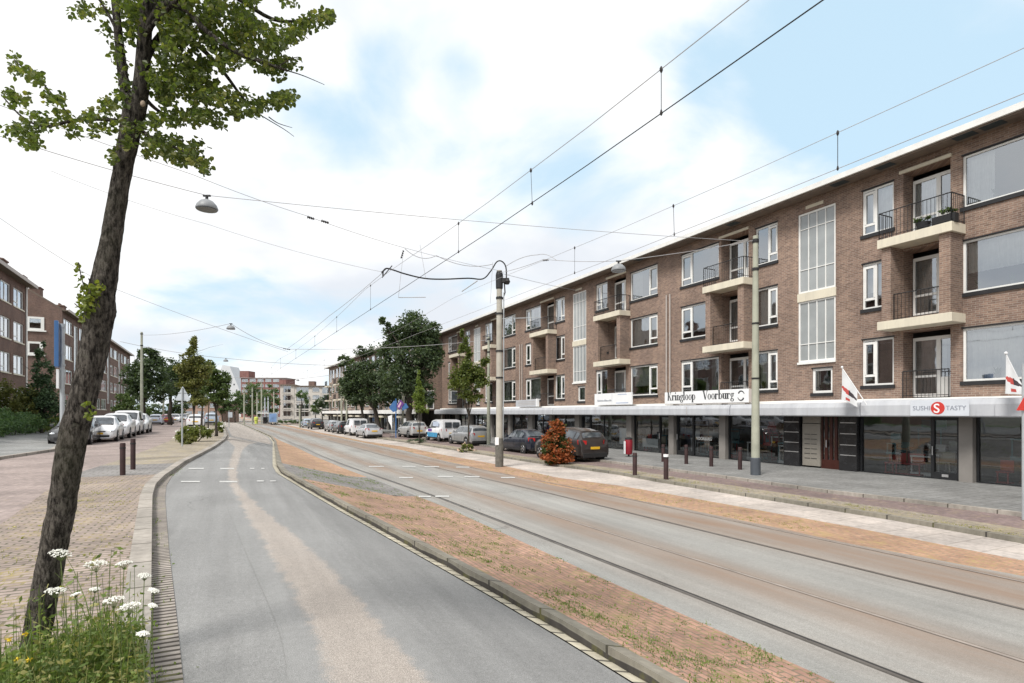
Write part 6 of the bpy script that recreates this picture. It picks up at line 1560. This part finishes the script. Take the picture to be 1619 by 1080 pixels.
for pts in ([(402,176,.2),(425,190,.2),(450,205,.2),(465,216,.22)], [(455,112,-.3),(480,120,-.3),(513,134,-.3)], [(425,185,.2),(440,195,.2),(462,202,.2)], [(240,80,.0),(262,105,-.1),(280,130,-.1)], [(440,105,-.3),(460,93,-.3),(472,90,-.3)]):
    limb(pts, .004, .0015, 5)
tb.build('trunk', bark_m, e, smooth=True, angle=180)
# cut branch scar and trunk knobs
m = MB(); c = tp(226,164,-.07)-gT; m.ball(c, .016, 12, 8, 0, (1,.7,1.2)); m.build('branch_scar', plain('cut_wood', (.30,.235,.18), .8, .2), e)
lf = MB()
def leaf6(mb, p, s, rng):
    a = Vector((rng.gauss(0,1), rng.gauss(0,1), rng.gauss(0,.7)-.4)).normalized(); b = a.cross(Vector((rng.gauss(0,1),rng.gauss(0,1),rng.gauss(0,1)))).normalized(); c = a.cross(b)
    o = len(mb.v); w = s*.42
    for u, v_ in ((0,0),(.22,.85),(.55,1),(.85,.55),(1.05,0),(.85,-.55),(.55,-1),(.22,-.85)): mb.v.append(tuple(p+a*s*u+b*w*v_+c*s*.18*abs(v_)))
    mb.f += [(o,o+1,o+2,o+3,o+4),(o,o+4,o+5,o+6,o+7)]; mb.m += [0,0]
def cl(px, py, rx, ry, n, dY=0, dr=.25):
    for _ in range(n):
        while True:
            a, b = rng.uniform(-1,1), rng.uniform(-1,1)
            if a*a+b*b <= 1: break
        p = tp(px+a*rx, py+b*ry, dY+rng.gauss(0,dr)) - gT
        leaf6(lf, p, rng.uniform(.018,.036), rng)
CL = [(140,10,22,14,45),(165,30,10,24,35),(175,78,8,14,14),(187,105,9,20,25),(195,140,16,30,85),(178,165,14,20,40),(188,215,14,24,60),(150,190,18,12,35),(160,205,14,10,30),
 (20,100,8,12,22),(45,118,14,10,34),(60,130,12,8,28),(85,160,16,10,30),(10,150,12,10,28),(30,165,14,12,30),(60,190,30,12,70),(35,212,22,16,80),(55,230,16,10,45),(110,200,22,12,40),(135,188,14,8,24),(75,155,8,8,10),(98,178,10,8,18),
 (250,30,50,32,330),(300,20,45,26,270),(350,15,42,24,230),(380,35,22,18,110),(290,70,45,26,250),(330,60,40,20,180),(270,60,30,24,130),(375,60,25,16,90),
 (250,110,26,22,90),(285,110,28,20,130),(300,140,34,22,210),(270,150,26,18,130),(325,120,22,22,110),(255,140,14,20,50),(345,100,26,14,100),(370,85,22,12,80),
 (405,85,26,14,100),(430,110,24,12,90),(455,105,18,12,60),(445,70,24,18,110),(425,45,22,14,80),(460,45,18,14,70),(485,35,14,10,55),(505,28,14,9,60),(518,24,8,6,28),(475,60,14,10,40),
 (290,180,34,12,130),(330,182,20,10,70),(355,160,20,20,80),(380,160,18,16,70),(400,170,14,9,40),(425,162,22,9,80),(445,155,16,9,70),(455,150,8,6,26),(370,175,10,8,24),(345,190,8,8,14),
 (235,215,16,20,70),(245,190,14,14,50),(262,228,22,12,90),(285,240,24,12,110),(305,235,18,14,80),(312,258,14,8,45),(322,268,6,5,14),(230,240,10,8,20),(225,200,8,12,26),
 (210,40,14,40,100),(205,0,30,20,100),(178,240,10,10,30),(465,0,18,8,18),(395,0,18,14,50)]
for c_ in CL:
    px, py, rx, ry, n = c_
    # break every cluster into small bunches so gaps remain
    k = max(2, n//14)
    for _ in range(k):
        a = rng.uniform(0, 6.28); r_ = math.sqrt(rng.random()); cl(px+rx*r_*math.cos(a), py+ry*r_*math.sin(a), min(rx, 14), min(ry, 12), int(n*2.1/k)+1, rng.gauss(0,.18), .10)
for _ in range(700):   # crown above the frame
    a = rng.uniform(0,6.28); r_ = math.sqrt(rng.random()); cx2, cy2 = 250+260*r_*math.cos(a), -210+190*r_*math.sin(a)
    if cy2 > -14: continue
    cl(cx2, cy2, 16, 14, 11, rng.gauss(0,.45), .12)
tl_m = leafmat('street_tree_leaves', (.038,.062,.018), (.10,.13,.035), (.23,.22,.07), .48, 3.5, .42)
lf.build('crown', tl_m, e)
sp_ = MB(); lf = MB()
for c_ in ((142,470,14,22,90),(130,500,6,12,24),(155,455,9,12,36),(128,450,6,16,9),(137,640,8,6,10),(142,655,7,8,14),(131,480,9,12,40)):
    cl(*c_, dY=-.12, dr=.04)
for pts in ([(150,480,-.08),(132,450,-.12),(124,415,-.13)], [(150,470,-.08),(140,440,-.12)], [(150,500,-.08),(130,490,-.12),(118,480,-.12)]):
    P = smooth([tp(*q_)-gT for q_ in pts], 4); sp_.tube(P, .003, 5)
for py in range(416, 460, 6): cl(124+(py-416)*.16, py, 5, 2, 2, -.12, .01)
lf.build('trunk_sprout_leaves', leafmat('fresh_sprout', (.05,.085,.012), (.14,.17,.03), (.28,.30,.05), .4, 6), e); sp_.build_each('sprout_twig', bark2_m, e)

# ------------------------------------------------------------------ weeds at its foot
def gxy(px, py): return G(px, py, .1)
wm_ = MB(); wy = MB(); ws = MB(); rng = random.Random(4)
def blade(mb, p, h, w, lean, bend_):
    n = 4; d = Vector((math.cos(lean), math.sin(lean), 0)); s = Vector((-d.y, d.x, 0)); o = len(mb.v)
    for i in range(n+1):
        u = i/n; c = p + d*bend_*u*u*h + Vector((0,0,h*u*(1-.25*bend_*u))); ww = w*(1-u*.92)
        mb.v += [tuple(c-s*ww), tuple(c+s*ww)]
    for i in range(n): mb.f.append((o+2*i,o+2*i+1,o+2*i+3,o+2*i+2)); mb.m.append(0)
C0 = at(118, HY, 3.25)
cnt = 0
while cnt < 2100:
    X_, Y_ = C0.x + rng.gauss(0,.33), rng.uniform(2.45, 3.75)
    px = CX + X_/Y_*F
    if px > 228 or X_ < -3.4: continue
    p = Vector((X_, Y_, zg(X_, Y_, .09))); hmax = .62*math.exp(-((X_-C0.x)/.42)**2)
    h = (rng.uniform(.10,.42) if rng.random() < .93 else rng.uniform(.5,1.05))*hmax+.07
    if rng.random() < .35: blade(rng.choice((wm_, wy)), p, h*1.25, rng.uniform(.002,.006), rng.uniform(0,6.28), rng.uniform(.1,.8))
    else:
        ws.tube([p, p+Vector((rng.uniform(-.03,.03), rng.uniform(-.03,.03), h))], .0016, 3, cap=False)
        for k in range(rng.randint(5,9)):
            leaf(wm_ if rng.random() < .75 else wy, p+Vector((rng.gauss(0,.035), rng.gauss(0,.035), h*rng.uniform(.3,1.05))), rng.uniform(.02,.055), rng, .42)
    cnt += 1
weed_l = leafmat('weed_leaves', (.07,.11,.03), (.16,.225,.06), (.30,.36,.12), .4, 5); weedy_l = leafmat('dry_weed', (.18,.18,.06), (.34,.33,.13), (.5,.45,.22), .35, 5)
we = thing('weed_patch', 'dense green weeds around the foot of the leaning tree', 'weeds', (C0.x, 3.1, zg(C0.x,3.1,.09))); we['kind'] = 'stuff'
for mb, nme, mt in ((wm_, 'leaves', weed_l), (wy, 'dry_blades', weedy_l), (ws, 'stems', weed_l)):
    o_ = Vector(we.location); mb.v = [tuple(Vector(v)-o_) for v in mb.v]; o = mb.build(nme, mt, we); o['kind'] = 'stuff'
fl_stem = plain('flower_stem', (.12,.16,.05), .7, .2)
def umbel(px, py, Y, r, label, tilt=(0,0), seed=0):
    rg = random.Random(seed); top = at(px, py, Y); g_ = Vector((top.x+rg.uniform(-.06,.06), Y+rg.uniform(-.05,.08), 0)); g_.z = zg(g_.x, g_.y, .09)
    e = thing('wild_carrot', label, 'wild flower', g_, 0, 'white umbel flowers at the tree foot'); t = top-g_; s = MB()
    fork = t - Vector((0,0,r*1.1)); s.tube(smooth([Vector((0,0,0)), fork*.5+Vector((rg.uniform(-.02,.02),0,0)), fork], 4), .0022, 5)
    f = MB()
    for k in range(24):
        a = k*2.4; q_ = math.sqrt((k+.5)/24)*r; c = t + Vector((q_*math.cos(a), q_*math.sin(a), tilt[0]*q_*math.cos(a) - (q_/r)**2*r*.25))
        s.tube([fork, fork.lerp(c,.6)+Vector((0,0,-.002)), c], .0007, 3, cap=False)
        for j in range(6):
            d = Vector((rg.gauss(0,1), rg.gauss(0,1), rg.gauss(0,.5)))*r*.085; f.ball(c+d, rg.uniform(.0022,.0040), 5, 3)
    s.build('stem', fl_stem, e); f.build('flower_head', whitef, e)
for i, (px, py, Y, r, lab) in enumerate(((96,872,2.95,.047,'upper white umbel in front of the trunk'),(88,931,2.9,.045,'lower white umbel in front of the trunk'),(152,888,3.1,.055,'broad white umbel just right of the trunk, highest of its group'),
 (196,888,3.3,.042,'white umbel right of the broad one, half side-on'),(150,930,3.2,.026,'small closed white umbel below the broad one'),(180,945,2.9,.05,'large low white umbel above the kerb side weeds'),(205,955,2.85,.05,'largest drooping white umbel by the kerb'),
 (228,908,3.3,.035,'white umbel hanging over the kerb edge'),(243,932,3.2,.026,'white umbel over the gutter, upper one'),(242,956,3.1,.022,'tiny white umbel over the gutter, lower one'),(226,1000,2.8,.028,'white umbel low against the kerb'),(120,938,3.0,.022,'small flat white umbel between trunk and stem'))):
    umbel(px, py, Y, r, lab, (rng.uniform(-.5,.3),0), i)
yelf = plain('yellow_petals', (.75,.55,.02), .6, .1)
for i, (px, py, lab) in enumerate(((14,1010,'yellow flower farthest left at the photo edge'),(41,1002,'yellow flower highest against the trunk'),(26,1043,'yellow flower left of the trunk foot'),(47,1042,'yellow flower at the trunk foot'))):
    t = at(px, py, 2.9); g_ = Vector((t.x, 2.95, zg(t.x, 2.95, .09))); e = thing('yellow_flower', lab, 'wild flower', g_, 0, 'yellow flowers at the tree foot'); d = t-g_
    MB().tube([(0,0,0), d*.5+Vector((.01,0,0)), d], .0018, 5).build('stem', fl_stem, e)
    m = MB(); rg = random.Random(i)
    for k in range(26): leaf(m, d+Vector((rg.gauss(0,.003), rg.gauss(0,.003), rg.gauss(0,.003))), .018, rg, .35)
    m.build('flower_head', yelf, e)
# weeds growing between island bricks and along the kerbs
def tufts(name, label, fa, fb, t0, t1, n, hmax, mat, off, seed, w=.004):
    rg = random.Random(seed); mb = MB()
    for _ in range(n):
        T = t0 + (t1-t0)*rg.random()**1.5; u = rg.random(); cxn = W(0,T); D = lerp(fa(T), fb(T), u); p0 = W(D, T)
        if mnoise.noise(Vector((p0.x*1.1, p0.y*1.1, seed))) < .12 and rg.random() < .88: continue
        s = rg.uniform(.03,.11)
        for k in range(rg.randint(5,14)):
            p = p0 + Vector((rg.gauss(0,s*.7), rg.gauss(0,s*.7), 0)); p.z = zg(p.x, p.y, off)
            if rg.random() < .5: blade(mb, p, rg.uniform(.02,hmax), w, rg.uniform(0,6.28), rg.uniform(.3,1))
            else: leaf(mb, p+Vector((0,0,.008)), rg.uniform(.015,.04), rg, .5)
    return tag(mb.build(name, mat), label, 'weeds', kind='stuff')
tufts('island_weeds', 'tufts of weeds between the red island bricks', sh(fI,.1), fB6c, -1, 22, 3600, .06, weed_l, .11, 1)
tufts('pavement_weeds', 'weeds between the bricks of the near left pavement', sh(fB1,.2), sh(fB2,-.25), -1, 16, 500, .045, weedy_l, .095, 2)
tufts('gutter_weeds', 'green weeds along the gutter of the lane', fB2, sh(fB2,.08), 0, 20, 320, .05, weed_l, .0, 3, .003)
tufts('verge_weeds', 'dry grass along the service road kerb', sh(fB9,.16), sh(fB9,.8), 3, 40, 1000, .07, weedy_l, .19, 5)
tufts('track_weeds', 'dry grass on the strip beyond the tracks', fB7, fB8, 8, 60, 800, .06, weedy_l, .10, 6)

for i, (lab, px, Y, bl, n, sz, mt) in enumerate((
 ('distant dark tree mass left of the peach houses', 285, 135, [(282,645,14,14,0),(268,648,12,12,0),(250,650,14,12,0)], 2600, .5, dark_l),
 ('distant tree behind the far parked cars of the left road', 225, 130, [(222,650,16,12,0),(205,652,12,10,0)], 2000, .5, mid_l),
 ('distant pale tree right of the peach houses', 352, 150, [(352,640,10,12,0),(343,646,8,10,0)], 1400, .5, far_l),
 ('distant tree between the two verge tree stems', 318, 160, [(318,640,14,12,0)], 1200, .5, mid_l))):
    tree(lab, px, Y, .0, bl, n, sz, mt, .2, 70+i, fork=.5)
